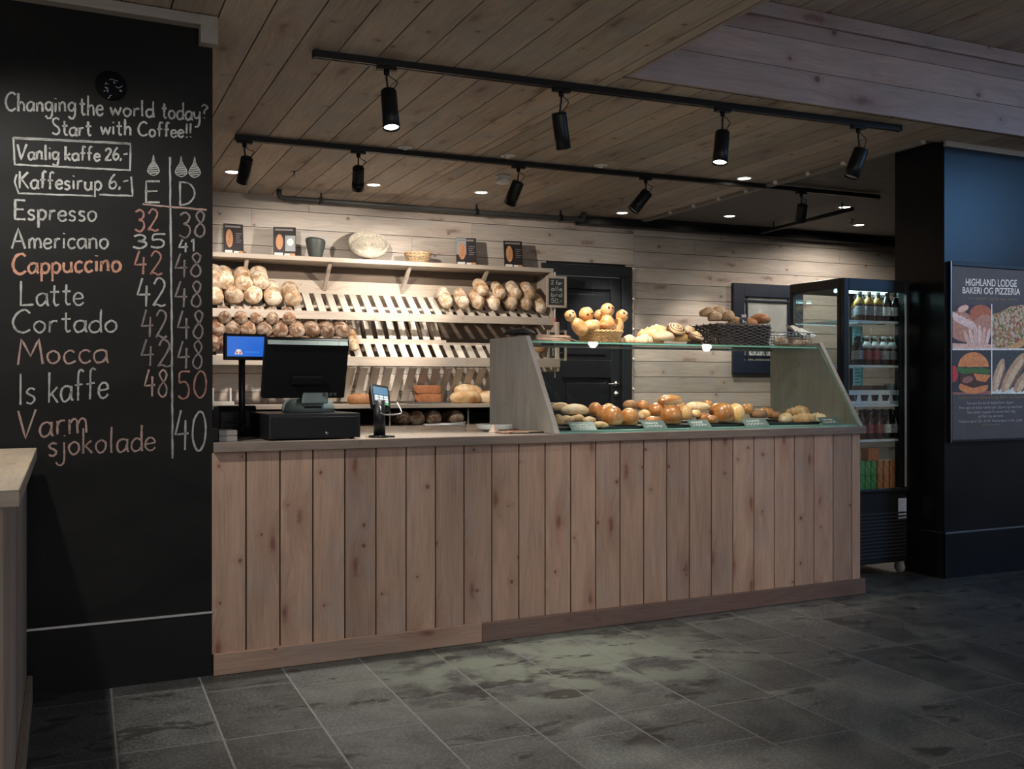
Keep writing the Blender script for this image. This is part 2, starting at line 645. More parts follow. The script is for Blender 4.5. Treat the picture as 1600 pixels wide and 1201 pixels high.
# ================================================================ SETTING
# ---- floor of slate tiles laid in columns of different lengths
def slate():
    m = Mat('dark slate tiles', 0.5)
    uv = m.coord('UV')
    oc = m.coord()
    geo = m.n('ShaderNodeNewGeometry').outputs['Random Per Island']
    n1 = m.noise(uv, 6, 6, 0.6)
    n2 = m.noise(oc, 85, 4, 0.85)
    c = m.ramp(n1, [(0.3, (0.026, 0.027, 0.026, 1)), (0.55, (0.042, 0.043, 0.041, 1)), (0.75, (0.062, 0.063, 0.060, 1))])
    c = m.mix(m.map(n2, 0.46, 0.66, 0, 0.75), c, (0.13, 0.13, 0.122, 1))
    c = m.mix(m.map(n2, 0.44, 0.30, 0, 0.7), c, (0.014, 0.014, 0.014, 1))
    c = m.mix(1.0, c, m.map(geo, 0, 1, 0.72, 1.28), 'MULTIPLY')
    # limescale left by mopping in front of the counter, with darker damp islands
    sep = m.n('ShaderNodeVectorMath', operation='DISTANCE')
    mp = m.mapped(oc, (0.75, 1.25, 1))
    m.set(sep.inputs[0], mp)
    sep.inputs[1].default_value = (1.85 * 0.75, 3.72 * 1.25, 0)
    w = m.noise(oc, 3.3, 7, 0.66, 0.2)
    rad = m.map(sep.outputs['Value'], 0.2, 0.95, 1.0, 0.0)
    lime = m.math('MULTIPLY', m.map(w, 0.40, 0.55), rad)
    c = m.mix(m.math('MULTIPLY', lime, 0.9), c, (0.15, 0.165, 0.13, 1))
    w2 = m.noise(m.mapped(oc, (1.0, 1.9, 1), (3.1, 7.7, 0)), 3.0, 7, 0.66, 0.15)
    damp = m.map(w2, 0.575, 0.605)
    c = m.mix(m.math('MULTIPLY', damp, 0.75), c, (0.016, 0.015, 0.013, 1))
    scr = m.map(m.noise(m.mapped(oc, (2.0, 9.0, 1)), 3, 5, 0.7), 0.68, 0.8, 0, 0.35)
    c = m.mix(scr, c, (0.13, 0.13, 0.125, 1))
    m.col(c)
    m.inp('Roughness', m.math('SUBTRACT', m.map(n1, 0.3, 0.7, 0.42, 0.62), m.math('MULTIPLY', damp, 0.12)))
    m.bump(m.math('ADD', n1, m.math('MULTIPLY', n2, 0.3)), 0.25, 0.004)
    return m.m


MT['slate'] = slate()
MT['grout'] = plain('pale grout', (0.135, 0.135, 0.128), 0.85)
fl = MB()
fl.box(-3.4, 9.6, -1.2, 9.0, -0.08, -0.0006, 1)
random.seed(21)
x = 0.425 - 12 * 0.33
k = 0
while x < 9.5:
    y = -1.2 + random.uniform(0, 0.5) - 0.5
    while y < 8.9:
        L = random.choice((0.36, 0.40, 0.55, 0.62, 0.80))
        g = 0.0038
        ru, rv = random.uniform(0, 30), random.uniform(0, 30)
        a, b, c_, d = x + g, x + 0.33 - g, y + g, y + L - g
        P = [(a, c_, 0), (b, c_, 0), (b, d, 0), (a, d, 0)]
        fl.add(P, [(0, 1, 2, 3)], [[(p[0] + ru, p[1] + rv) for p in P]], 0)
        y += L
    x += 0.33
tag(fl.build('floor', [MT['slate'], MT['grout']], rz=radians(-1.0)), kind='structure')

# ---- plank ceilings
X1, X2, YB, ZU = 2.45, 4.73, 4.05, 3.14


def plank_ceiling(name, x0, x1, y0, y1, z, w=0.1816, th=0.018, phase=0.748, breaks=(2.4, 4.6)):
    b = MB()
    k = math.floor((x0 - phase) / w)
    while phase + k * w < x1:
        a, c_ = max(x0, phase + k * w), min(x1, phase + (k + 1) * w)
        k += 1
        if c_ - a < 0.01:
            continue
        ys = [y0]
        yy = y0 + random.uniform(*breaks) * 0.6
        while yy < y1 - 0.5:
            ys.append(yy)
            yy += random.uniform(*breaks)
        ys.append(y1)
        for q in range(len(ys) - 1):
            b.box(a + 0.0032, c_ - 0.0032, ys[q] + 0.0008, ys[q + 1] - 0.0008, z, z + th, 0, grain=1)
    b.box(x0, x1, y0, y1, z + 0.012, z + 0.06, 1)
    return b


cl = plank_ceiling('ceiling', -3.4, X1, 0.3, 7.95, H)
b2 = plank_ceiling('ceiling', X1, X2, YB + 0.02, 7.95, H)
b3 = plank_ceiling('ceiling', X2, 9.6, YB + 0.02, 4.36, H)
for q in (b2, b3):
    n0 = len(cl.v)
    cl.v += q.v
    cl.f += [tuple(i + n0 for i in f) for f in q.f]
    cl.uv += q.uv
    cl.m += q.m
    cl.sm += q.sm
tag(cl.build('ceiling', [MT['ceil_wood'], MT['gap']]), kind='structure')
tag(plank_ceiling('ceiling', X1 + 0.02, 9.6, 2.0, YB - 0.02, ZU).build('ceiling', [MT['ceil_wood'], MT['gap']]), kind='structure')
dc = MB()
dc.box(X2 + 0.03, 9.6, 4.36, 7.95, H + 0.012, H + 0.06)
tag(dc.build('ceiling', MT['dark_ceiling']), kind='structure')

# ---- the beam between the low and the high ceiling
bm = MB()
zb = [H - 0.005, H + 0.165, H + 0.325, ZU + 0.02]
for i in range(3):
    xs = [X1, X1 + random.uniform(2.5, 5), 9.6]
    for j in range(2):
        bm.box(xs[j] + 0.0005, xs[j + 1] - 0.0005, YB - 0.02, YB, zb[i] + 0.0015, zb[i + 1] - 0.0015, 0, grain=0)
bm.box(X1, 9.6, YB, YB + 0.02, H, ZU + 0.03, 1)
tag(bm.build('trim_1', [MT['beam_wood'], MT['gap']]), kind='structure')
bt = MB()
bt.box(X1 + 0.02, 9.6, YB - 0.045, YB - 0.0205, ZU - 0.075, ZU - 0.002, 0, grain=0)
tag(bt.build('trim_2', MT['beam_wood'], bevel=0.003), kind='structure')
b = MB()
for i in range(3):
    b.box(X1 - 0.001, X1 + 0.019, 0.3, YB - 0.021, zb[i] + 0.0015, zb[i + 1] - 0.0015, 0, grain=1)
tag(b.build('trim_3', MT['beam_wood']), kind='structure')
b = MB()
b.box(X2 - 0.012, X2 + 0.03, 4.36, 7.70, H - 0.022, H + 0.03, 0, grain=1)
tag(b.build('trim_4', MT['trim_wood'], bevel=0.002), kind='structure')

# ---- wall_left: black chalkboard wall
def chalkboard():
    m = Mat('chalkboard paint', 0.6, 0.0, 0.15)
    oc = m.coord()
    n1 = m.noise(m.mapped(oc, (0.7, 1, 1.6)), 2.2, 5, 0.6, 0.6)
    n2 = m.noise(m.mapped(oc, (1, 1, 0.35)), 9, 5, 0.7)
    c = m.ramp(n1, [(0.35, (0.0045, 0.0045, 0.0044, 1)), (0.75, (0.0105, 0.0102, 0.0097, 1))])
    c = m.mix(m.map(n2, 0.55, 0.8, 0, 0.35), c, (0.020, 0.0195, 0.0185, 1))
    m.col(c)
    m.bump(m.noise(oc, 140, 2), 0.05, 0.001)
    return m.m


MT['chalkboard'] = chalkboard()
w = MB()
w.box(-3.9, 0.0, 0.0, 0.22, 0.262, 2.72)
w.box(-3.9, 0.0, 0.012, 0.22, 0.0, 0.262)
WL = tag(w.build('wall_left', MT['chalkboard'], None, CTR.w(0, 0), CTR.a), kind='structure')
p = MB()
p.box(-3.9, -0.001, -0.001, 0.011, 0.0, 0.252)
tag(p.build('baseboard_left', MT['column_paint'], None, CTR.w(0, 0), CTR.a), kind='structure')
p = MB()
p.box(-3.9, 0.0, -0.004, 0.011, 0.2525, 0.2615)
tag(p.build('trim_5', MT['chrome'], None, CTR.w(0, 0), CTR.a), kind='structure')
p = MB()
p.box(-3.9, -0.055, -0.055, -0.001, 2.615, 2.655, 0, grain=0)
p.box(-0.055, 0.012, -0.055, -0.001, 2.545, 2.655, 0, grain=0)
tag(p.build('trim_6', MT['trim_wood'], None, CTR.w(0, 0), CTR.a), kind='structure')
# side wall of the bakery behind the chalkboard wall
w = MB()
z = 0.0
while z < H:
    w.box(0.36, 0.50, 4.36, 7.80, z + 0.001, min(z + 0.142, H) - 0.001, 0, grain=1)
    z += 0.142
tag(w.build('wall_side', MT['wall_wood']), kind='structure')

# ---- wall_back: horizontal boards, with a door opening
w = MB()
zz = [2.263 - 0.1425 * k for k in range(-3, 16)]
DO = (2.79, 3.585, 2.19)   # door opening in the back wall
UJ = 3.662                 # upright joint beside the door
for i in range(len(zz) - 1):
    z1, z0 = zz[i], max(zz[i + 1], 0.0)
    z1 = min(z1, H + 0.03)
    if z1 - z0 < 0.01:
        continue
    runs = [(-0.7, DO[0], 0), (DO[1], UJ, 0), (UJ, 8.6, 0.016)] if z0 < DO[2] else [(-0.7, UJ, 0), (UJ, 8.6, 0.016)]
    for a, c_, dz in runs:
        cut = [a]
        q = a + random.uniform(0.6, 2.6)
        while q < c_ - 0.6:
            cut.append(q)
            q += random.uniform(1.4, 3.2)
        cut.append(c_)
        for j in range(len(cut) - 1):
            w.box(cut[j] + 0.001, cut[j + 1] - 0.001, 0, 0.02, max(z0 - dz, 0) + 0.0022, z1 - dz - 0.0022, 0, grain=0)
w.box(-0.7, DO[0], 0.02, 0.06, 0, H + 0.05, 1)
w.box(DO[1], 8.6, 0.02, 0.06, 0, H + 0.05, 1)
w.box(DO[0], DO[1], 0.02, 0.06, DO[2], H + 0.05, 1)
tag(w.build('wall_back', [MT['wall_wood'], MT['gap']], None, BACK.w(0, 0), BACK.a), kind='structure')
# far right wall of the back room, out of sight behind the column
w = MB()
w.box(9.45, 9.6, 4.3, 7.95, 0, H + 0.05)
tag(w.build('wall_far', MT['column_paint']), kind='structure')

# ---- door_1
D = thing('door_1', None, None, BACK.w(0, 0), BACK.a, kind='structure')
f = MB()
f.box(2.738, 2.84, -0.022, 0.05, 0.0, 2.145, 0)
f.box(3.535, 3.634, -0.022, 0.05, 0.0, 2.145, 0)
f.box(2.738, 3.634, -0.022, 0.05, 2.145, 2.243, 0)
f.build('door_frame', MT['door_paint'], D, bevel=0.004)
f = MB()
x0, x1, zt = 2.846, 3.529, 2.139
f.box(x0, x0 + 0.10, 0.002, 0.042, 0.008, zt)
f.box(x1 - 0.10, x1, 0.002, 0.042, 0.008, zt)
for za, zc in ((0.008, 0.22), (1.24, 1.40), (2.03, zt)):
    f.box(x0 + 0.10, x1 - 0.10, 0.002, 0.042, za, zc)
for za, zc in ((0.22, 1.24), (1.40, 2.03)):
    f.box(x0 + 0.10, x1 - 0.10, 0.016, 0.034, za, zc)
    f.box(x0 + 0.145, x1 - 0.145, 0.008, 0.034, za + 0.045, zc - 0.045)
f.build('door_leaf', MT['door_paint'], D, bevel=0.004)
f = MB()
hx, hz = 3.483, 1.185
f.lathe([(0.0, 0), (0.024, 0), (0.024, 0.008), (0.010, 0.010), (0.009, 0.045), (0.0, 0.048)], 16, M=Matrix.Translation((hx, 0.002, hz)) @ Matrix.Rotation(pi / 2, 4, 'X'))
f.tube([(hx, -0.044, hz), (hx - 0.03, -0.050, hz), (hx - 0.11, -0.050, hz - 0.002)], [0.010, 0.010, 0.008], 10)
f.build('door_handle', MT['chrome'], D)
f = MB()
f.lathe([(0.0, 0), (0.025, 0), (0.025, 0.008), (0.010, 0.009), (0.010, 0.014), (0.0, 0.014)], 16, M=Matrix.Translation((hx, 0.002, hz - 0.09)) @ Matrix.Rotation(pi / 2, 4, 'X'))
f.build('lock_rosette', MT['chrome'], D)

# ---- wall_right: black column wall carrying the poster
w = MB()
w.box(4.87, 9.6, 4.32, 4.71, 0.282, H + 0.05)
w.box(4.876, 9.6, 4.326, 4.71, 0.0, 0.282)
tag(w.build('wall_right', MT['column_paint']), kind='structure')
p = MB()
p.box(4.866, 9.6, 4.316, 4.327, 0.272, 0.281)
p.box(4.866, 4.877, 4.316, 4.71, 0.272, 0.281)
tag(p.build('trim_7', MT['steel_dark']), kind='structure')
p = MB()
p.box(4.866, 4.8755, 4.316, 4.71, 0.0, 0.271)
p.box(4.866, 9.6, 4.316, 4.3255, 0.0, 0.271)
tag(p.build('baseboard_right', MT['column_paint'], bevel=0.002), kind='structure')
p = MB()
p.box(4.862, 9.6, 4.300, 4.319, H - 0.035, H - 0.001, 0, grain=0)
tag(p.build('trim_8', MT['trim_wood']), kind='structure')

# ---------------------------------------------------------------- chalk handwriting
SHARP = set('AEIKLMVkwl4t1-!i')
GL = {
    'a': (5, "4.5 4.2,3 5,.8 4.2,.3 2,1.5 .1,3.5 .8,4.5 3|4.6 5,4.6 1,5.3 0"),
    'c': (4.2, "4 4.2,2.6 5,.8 4,.3 2,1.2 .2,2.8 0,4.2 .9"),
    'd': (5, "4.4 4,2.6 5,.7 4,.3 1.8,1.4 .1,3.3 .5,4.4 2|4.6 10,4.5 5,4.6 0"),
    'b': (5, ".8 10,.7 0|.8 3.6,2.4 5,4.4 3.6,4.2 1.2,2.4 .1,.8 1"),
    'e': (4.4, ".4 2.6,4 3,3.6 4.6,2 5,.6 3.8,.4 1.6,1.6 .1,3.2 .2,4.4 1.2"),
    'f': (4, "4 9.2,2.8 10,1.8 8.6,1.7 4,1.6 0|.2 5,3.6 5.2"),
    'g': (5, "4.3 4.3,2.5 5,.7 4,.4 2,1.6 .4,3.2 .8,4.3 2.4|4.5 5,4.5 -1,3.6 -3.6,1.6 -3.8,.4 -2.6"),
    'h': (5, ".8 10,.7 5,.7 0|.7 3,2.2 4.9,3.8 4.8,4.3 3,4.4 0"),
    'i': (2, "1 5,1 0|1 7.2,1.1 7.7"),
    'j': (2.5, "1.8 5,1.8 -1.5,1 -3.6,-.6 -3.8,-1.6 -2.6|1.9 7.2,2 7.7"),
    'k': (4.6, ".7 10,.7 0|4 5,.8 2.4|1.6 3,4.4 0"),
    'l': (2, "1 10,.9 4,1.1 0"),
    'm': (7.4, ".7 5,.7 0|.7 3.4,2 5,3.3 4.6,3.6 2.6,3.6 0|3.6 3.2,5 5,6.4 4.6,6.8 2.6,6.8 0"),
    'n': (5, ".8 5,.7 0|.7 3.2,2.2 4.9,3.8 4.8,4.3 3,4.4 0"),
    'o': (4.8, "2.4 5,.8 4,.3 2.2,1.3 .3,2.8 .1,4.3 1.6,4.2 3.8,2.4 5"),
    'p': (5, ".8 5,.7 -4|.8 4,2.6 5,4.4 3.8,4.4 1.6,2.8 .1,.8 .9"),
    'r': (3.8, ".8 5,.7 0|.7 3,1.8 4.7,3.6 4.8"),
    's': (4, "3.6 4.4,2 5,.6 4,1.4 2.9,3 2.2,3.4 .9,2 0,.3 .6"),
    't': (4, "1.9 8.5,1.8 1.4,2.6 .1,3.8 .7|.2 5.6,3.8 5.8"),
    'u': (5, ".6 5,.6 1.6,1.8 .1,3.6 .6,4.4 2.4|4.4 5,4.4 1,5 0"),
    'w': (6.6, ".3 5,1.6 .1,3.2 4.4,4.8 .1,6.4 5"),
    'y': (4.8, ".4 5,.8 2.2,2 1,3.6 1.8,4.4 3.4|4.5 5,4.2 -1,3 -3.6,1 -3.8"),
    'A': (8, ".2 0,3.6 10,7.4 0|1.6 3.6,6.2 3.8"),
    'C': (7, "6.6 8.6,4.6 10,1.8 8.6,.3 5,1.4 1.4,4 0,6.8 1.4"),
    'D': (6.8, ".6 10,.6 0|.2 9.8,4 9.2,6.2 6.6,6.2 3.4,4 .8,.4 0"),
    'E': (6, "5.8 9.8,.7 9.8,.6 .2,6 .3|.6 5.2,5 5.3"),
    'I': (2, "1 10,1 0"),
    'K': (6.4, ".8 10,.7 0|6 9.6,.9 4.6|1.8 5.4,6.2 0"),
    'L': (6, ".8 10,.7 .2,6 .3"),
    'M': (9, ".3 0,1.6 10,4.6 3.2,7.4 10,8.8 0"),
    'S': (5.6, "5 8.8,3 10,1 8.6,1.4 6.2,4.2 4.4,5 2,3 0,.4 1"),
    'V': (7, ".3 10,2.8 0,6.8 10"),
    '0': (6, "3 10,.8 7.6,.5 3,2.6 0,5 1.8,5.6 6,4.6 9.2,3 10"),
    '1': (3, ".4 7.6,2 10,2 0"),
    '2': (6, ".8 7.8,2.4 10,4.8 9,4.8 6.4,.4 .2|.4 .3,2 .7,4 0,5.8 .6"),
    '3': (5.6, ".8 9,3 10,4.8 8.2,4 6,2.2 5.4|2.2 5.4,4.6 4.6,5 2,3 0,.4 1.2"),
    '4': (6, "2.6 10,.4 4,5.8 4.2|4.4 7.4,4.2 0"),
    '5': (6, "5.6 10,1.4 9.8,1 5.8|1 5.8,3.6 6.2,5.2 4,4.6 1,2.4 0,.4 1"),
    '6': (5.2, "4 10,1.6 7,.5 3,1.6 .2,3.8 .3,4.8 2.6,3.4 4.8,.8 3.6"),
    '8': (5.6, "4.8 8.6,3 10,1.2 8.4,2.6 6,4.6 3.6,4.4 1,2.6 0,.6 1.6,1.4 4,4 6.4,4.8 8.6"),
    '!': (2, "1 10,.9 3|.9 .8,1 .2"),
    '?': (4, ".4 8.6,2 10,3.8 8.4,2 5.6,1.9 3.6|1.9 1,1.9 .4"),
    ',': (1.8, "1 .8,.4 -1.4"),
    '-': (4, ".4 4,3.6 4.2"),
    ' ': (3, ""),
}


def word_strokes(text):
    """strokes of a line of handwriting in a box of its own: total width, list of point lists"""
    xx, out = 0.0, []
    for ch in text:
        wd, d = GL[ch]
        jx, jy = random.uniform(-.15, .15), random.uniform(-.25, .25)
        for st in d.split('|'):
            if not st:
                continue
            pts = [tuple(float(q) for q in s_.split()) for s_ in st.split(',')]
            pts = [(p[0] + xx + jx + random.uniform(-.12, .12), p[1] + jy + random.uniform(-.12, .12)) for p in pts]
            if ch not in SHARP and len(pts) > 2:
                pts = spline(pts, 5)
            else:
                q = []
                for i in range(len(pts) - 1):
                    for k in range(4):
                        t = k / 4
                        q.append((pts[i][0] * (1 - t) + pts[i + 1][0] * t, pts[i][1] * (1 - t) + pts[i + 1][1] * t))
                q.append(pts[-1])
                pts = q
            out.append(pts)
        xx += wd + 0.9
    return xx - 0.9, out


def chalk(name, c):
    m = Mat(name, 0.9)
    oc = m.coord()
    n1 = m.noise(oc, 210, 3, 0.7)
    n2 = m.noise(oc, 14, 3, 0.6)
    k = m.map(m.math('ADD', m.math('MULTIPLY', n1, 0.6), m.math('MULTIPLY', n2, 0.5)), 0.36, 0.60)
    m.col(m.mix(k, (c[0] * 0.30, c[1] * 0.30, c[2] * 0.30, 1), (*c, 1)))
    return m.m


CH = {'w': chalk('white chalk', (0.26, 0.26, 0.25)), 'r': chalk('red chalk', (0.25, 0.115, 0.097)), 'o': chalk('orange chalk', (0.36, 0.18, 0.125)),
      'p': chalk('pink chalk', (0.26, 0.175, 0.152)), 'd': chalk('faint pink chalk', (0.155, 0.125, 0.12))}
CH['b'] = chalk('bright sign chalk', (0.75, 0.75, 0.72))
CHLAB = {'w': 'white chalk', 'r': 'red chalk', 'o': 'orange chalk', 'p': 'pink chalk', 'd': 'faint pink chalk'}


def board_pt(px, py):
    u, v, z = CTR.onv(px, py, 0)
    return u, z


def write(text, x0, x1, y0, y1, cap, c='w', wd=0.0072):
    """one line: baseline runs from (x0, y0) to (x1, y1) of the photograph, capitals cap pixels tall"""
    W, st = word_strokes(text)
    mb = MB()
    for s_ in st:
        P = []
        for a, q in s_:
            t = a / W
            P.append(board_pt(x0 + (x1 - x0) * t, y0 + (y1 - y0) * t - q / 10.0 * cap))
        mb.ribbon(P, wd * random.uniform(0.9, 1.1))
    o = mb.build('chalk_lettering', CH[c], WL, (0, -0.0012, 0))
    o['label'] = CHLAB[c] + ' handwriting'
    return o


def lines(polys, c='w', wd=0.0066, name='chalk_line'):
    mb = MB()
    for P in polys:
        Q = []
        for i in range(len(P) - 1):
            n = max(2, int(math.dist(P[i], P[i + 1]) / 8))
            for k in range(n):
                t = k / n
                Q.append(board_pt(P[i][0] * (1 - t) + P[i + 1][0] * t + random.uniform(-.3, .3), P[i][1] * (1 - t) + P[i + 1][1] * t + random.uniform(-.3, .3)))
        Q.append(board_pt(*P[-1]))
        mb.ribbon(Q, wd)
    o = mb.build(name, CH[c], WL, (0, -0.0012, 0))
    o['label'] = CHLAB[c] + ' strokes'
    return o


random.seed(5)
write('Changing', 8, 118, 173, 175, 28)
write('the', 124, 161, 179, 181, 31)
write('world', 172, 241, 180, 183, 25)
write('today', 252, 313, 185, 188, 27)
write('?', 314, 325, 186, 186, 22)
write('Start', 81, 143, 210, 213, 26)
write('with', 157, 205, 210, 211, 25)
write('Coffee!!', 216, 300, 212, 215, 22)
lines([[(21, 215), (204, 224), (203, 266), (23, 257), (21, 215)], [(22, 216), (204, 225)]])
write('Vanlig', 27, 92, 249, 250, 24)
write('kaffe', 101, 156, 251, 251, 22)
write('26,-', 163, 200, 251, 248, 19)
lines([[(26, 272), (23, 284), (29, 302), (145, 306)], [(155, 304), (207, 306), (206, 290), (205, 276)]])
write('Kaffesirup', 29, 159, 294, 297, 27)
write('6,-', 170, 201, 296, 291, 22)
for cx, cy in ((239.6, 259), (283, 261), (304, 262)):
    out = [(cx, cy - 17)] + [(cx + 10 * sin(w_) * (0.35 + 0.65 * min(1, (1 - cos(w_)) / 1.4)), cy + 4 - 11 * cos(w_)) for w_ in [0.45 + k * (2 * pi - 0.9) / 14 for k in range(15)]] + [(cx, cy - 17)]
    mb = MB()
    P = [board_pt(*q) for q in out]
    mb.ribbon(P, 0.004)
    for k in range(6):     # chalk hatching inside the drop
        yy = cy - 6 + k * 3.4
        hw = (3 + k * 1.4) if k < 4 else 8.5 - (k - 4) * 2
        mb.ribbon([board_pt(cx - hw, yy + 1), board_pt(cx + hw, yy - 1)], 0.006)
    o = mb.build('chalk_drop', CH['w'], WL, (0, -0.0012, 0))
    o['label'] = 'white chalk coffee drop'
lines([[(265.5, 245), (266, 320), (267, 388), (268, 480), (269, 600), (269.5, 716)]], 'w', 0.0072)
lines([[(222.5, 319), (266, 323), (323, 328)]], 'p')
write('E', 226, 250, 316, 316, 34)
write('D', 279, 305, 320, 320, 37)
write('Espresso', 22, 151, 343, 346, 31)
write('32', 210, 248, 361, 361, 34, 'r')
write('38', 279, 322, 372, 370, 40, 'd')
write('Americano', 18, 169, 388, 388, 31)
write('35', 206, 260, 388, 387, 21)
write('41', 279, 305, 395, 393, 20)
write('Cappuccino', 20, 189, 428, 423, 32, 'o', 0.0092)
write('42', 209, 254, 428, 428, 36, 'r')
write('48', 272, 317, 433, 433, 37, 'd')
write('Latte', 30, 131, 477, 477, 38)
write('42', 213, 260, 478, 478, 44)
write('48', 273, 316, 479, 479, 40, 'd')
write('Cortado', 19, 183, 520, 519, 36)
write('42', 220, 262, 527, 527, 43, 'd')
write('48', 277, 320, 530, 530, 44, 'd')
write('Mocca', 27, 169, 570, 566, 40, 'p')
write('42', 220, 267, 572, 572, 42, 'd')
write('48', 277, 318, 575, 575, 43, 'd')
write('Is', 28, 57, 632, 629, 48)
write('kaffe', 74, 169, 629, 622, 48)
write('48', 225, 263, 620, 620, 42, 'p')
write('50', 277, 323, 622, 622, 42, 'r')
write('Varm', 28, 137, 685, 676, 44, 'p')
write('sjokolade', 75, 243, 713, 702, 40, 'p')
write('40', 273, 323, 705, 703, 62)
# round black badge with pale scribbles above the heading
em = thing('wall_badge', 'round black badge with thin pale scribbles on the chalkboard wall', 'badge', CTR.w(*[board_pt(173, 134)[0], -0.001]), CTR.a)
em.location.z = board_pt(173, 134)[1]
mb = MB()
mb.lathe([(0, 0), (0.056, 0), (0.056, 0.006), (0.052, 0.008), (0, 0.008)], 32, M=Matrix.Rotation(pi / 2, 4, 'X'))
mb.build('disc', plain('black badge', (0.003, 0.003, 0.004), 0.8, 0.0, 0.05), em)
mb = MB()
for k in range(13):
    a, r = random.uniform(0, 2 * pi), random.uniform(0.01, 0.042)
    q = [(r * cos(a), r * sin(a))]
    for j in range(3):
        q.append((q[-1][0] + random.uniform(-.009, .009), q[-1][1] + random.uniform(-.006, .006)))
    mb.ribbon(spline(q, 4), 0.0022)
mb.build('scribbles', chalk('blue grey scribble', (0.22, 0.22, 0.30)), em, (0, -0.0092, 0))

# ================================================================ COUNTER
C0 = CTR.w(0, 0)
CA = CTR.a
UE = 3.548      # right end of the counter front
t = thing('service_counter', 'long service counter clad in upright whitewashed pine boards with dark gaps', 'counter', C0, CA)
mb = MB()
n = 26
pw = 0.1395
random.seed(11)
for i in range(n):
    a = -0.006 + i * pw
    e = min(a + pw, UE)
    if e - a < 0.02:
        continue
    mb.box(a + 0.0032, e - 0.0032, -0.001, 0.018, 0.085, ZT - 0.042, 0, grain=2)
mb.box(0.002, UE, 0.012, 0.03, 0.0, ZT - 0.042, 1)
mb.build('front_panel', [MT['counter_wood'], MT['gap']], t)
mb = MB()
for i in range(9):
    a = 0.002 + i * 0.135
    mb.box(UE - 0.018, UE, a + 0.0022, min(a + 0.135, 1.20) - 0.0022, 0.085, ZT - 0.042, 0, grain=2)
mb.box(UE - 0.03, UE - 0.012, 0.01, 1.2, 0.0, ZT - 0.042, 1)
mb.build('end_panel', [MT['counter_wood'], MT['gap']], t)
mb = MB()
mb.box(0.002, 1.19, -0.022, -0.0015, 0.001, 0.088, 0, grain=0)
mb.box(1.191, UE + 0.018, -0.022, -0.0015, 0.001, 0.086, 1, grain=0)
mb.box(UE + 0.0005, UE + 0.018, -0.001, 1.2, 0.001, 0.086, 1, grain=1)
mb.build('skirting_board', [MT['counter_wood'], MT['skirting']], t, bevel=0.002)
mb = MB()
mb.box(0.002, UE - 0.04, 1.16, 1.19, 0.0, ZT - 0.042, 0)
mb.build('back_panel', MT['gap'], t)
t = MB()
for k in range(7):
    t.box(0.002, 3.552, (-0.0005 if k == 0 else -0.022 + k * 0.1754), -0.022 + (k + 1) * 0.1754 - 0.0006, ZT - 0.041, ZT, 0, grain=0)
t.box(0.002, 3.574, -0.022, -0.001, ZT - 0.041, ZT, 1, grain=0)
t.box(3.5525, 3.574, -0.0005, 1.205, ZT - 0.041, ZT, 1, grain=1)
tag(t.build('counter_worktop', [MT['counter_top'], MT['edge_wood']], None, C0, CA, bevel=0.003), 'grey brown plank worktop lying along the whole service counter', 'worktop')

# side counter in front of the chalkboard wall
t = thing('side_counter', 'low wooden side counter standing against the chalkboard wall', 'counter', (0, 0, 0))
mb = MB()
yy = 2.50
while yy < 4.05:
    y2 = min(yy + 0.16, 4.05)
    mb.box(-0.145, -0.125, yy + 0.001, y2 - 0.001, 0.085, ZT - 0.042, 0, grain=2)
    yy = y2
xx = -1.6
while xx < -0.146:
    x2 = min(xx + 0.16, -0.146)
    mb.box(xx + 0.001, x2 - 0.001, 2.50, 2.52, 0.085, ZT - 0.042, 0, grain=2)
    xx = x2
mb.box(-1.6, -0.14, 2.515, 4.05, 0.0, ZT - 0.045, 1)
mb.build('body', [MT['side_wood'], MT['gap']], t)
mb = MB()
mb.box(-0.1245, -0.105, 2.48, 4.05, 0.001, 0.10, 0, grain=1)
mb.box(-1.6, -0.1245, 2.48, 2.4995, 0.001, 0.10, 0, grain=0)
mb.build('skirting_board', MT['side_wood'], t, bevel=0.002)
mb = MB()
for k in range(8):
    a = -1.62 + k * 0.19125
    mb.box(a, a + 0.1907, 2.465, 4.055, ZT - 0.040, ZT, 0, grain=1)
tag(mb.build('side_worktop', MT['side_top'], bevel=0.003), 'pale wooden plank top of the side counter by the chalkboard wall', 'worktop')

# ================================================================ DISPLAY CASE
UL, UR, CD, CZ = 1.585, 3.570, 0.75, 1.428
cs = thing('display_case', 'slanted glass bakery display case with grey wooden ends on the counter', 'display case', CTR.w(0, 0, 0), CA)
side = [(0.0, ZT + 0.0005), (CD, ZT + 0.0005), (CD, CZ), (0.315, CZ)]
for nm, u0 in (('end_panel', UL), ('end_panel', UR - 0.026)):
    mb = MB()
    n = len(side)
    V = [(u0, p[0], p[1]) for p in side] + [(u0 + 0.026, p[0], p[1]) for p in side]
    F = [(0, 3, 2, 1), (4, 5, 6, 7)] + [(i, (i + 1) % n, n + (i + 1) % n, n + i) for i in range(n)]
    mb.add(V, F, [[(V[k][2], V[k][1] + V[k][0]) for k in f] for f in F])
    mb.build(nm, MT['case_wood'], cs, bevel=0.002)
a, e = UL + 0.0265, UR - 0.0265
mb = MB()
mb.box(a, e, 0.012, CD - 0.01, ZT + 0.0005, ZT + 0.009, 1)
mb.build('base_plate', [MT['glass_edge'], plain('frosted green glass', (0.26, 0.50, 0.41), 0.25)], cs)


def pane(mb, P, thick, edge_mat=1):
    """glass slab: P four corners, thick an offset vector"""
    Q = [tuple(p[i] + thick[i] for i in range(3)) for p in P]
    V = list(P) + Q
    mb.add(V, [(0, 1, 2, 3), (7, 6, 5, 4)], mat=0)
    mb.add(V, [(0, 4, 5, 1), (1, 5, 6, 2), (2, 6, 7, 3), (3, 7, 4, 0)], mat=edge_mat)


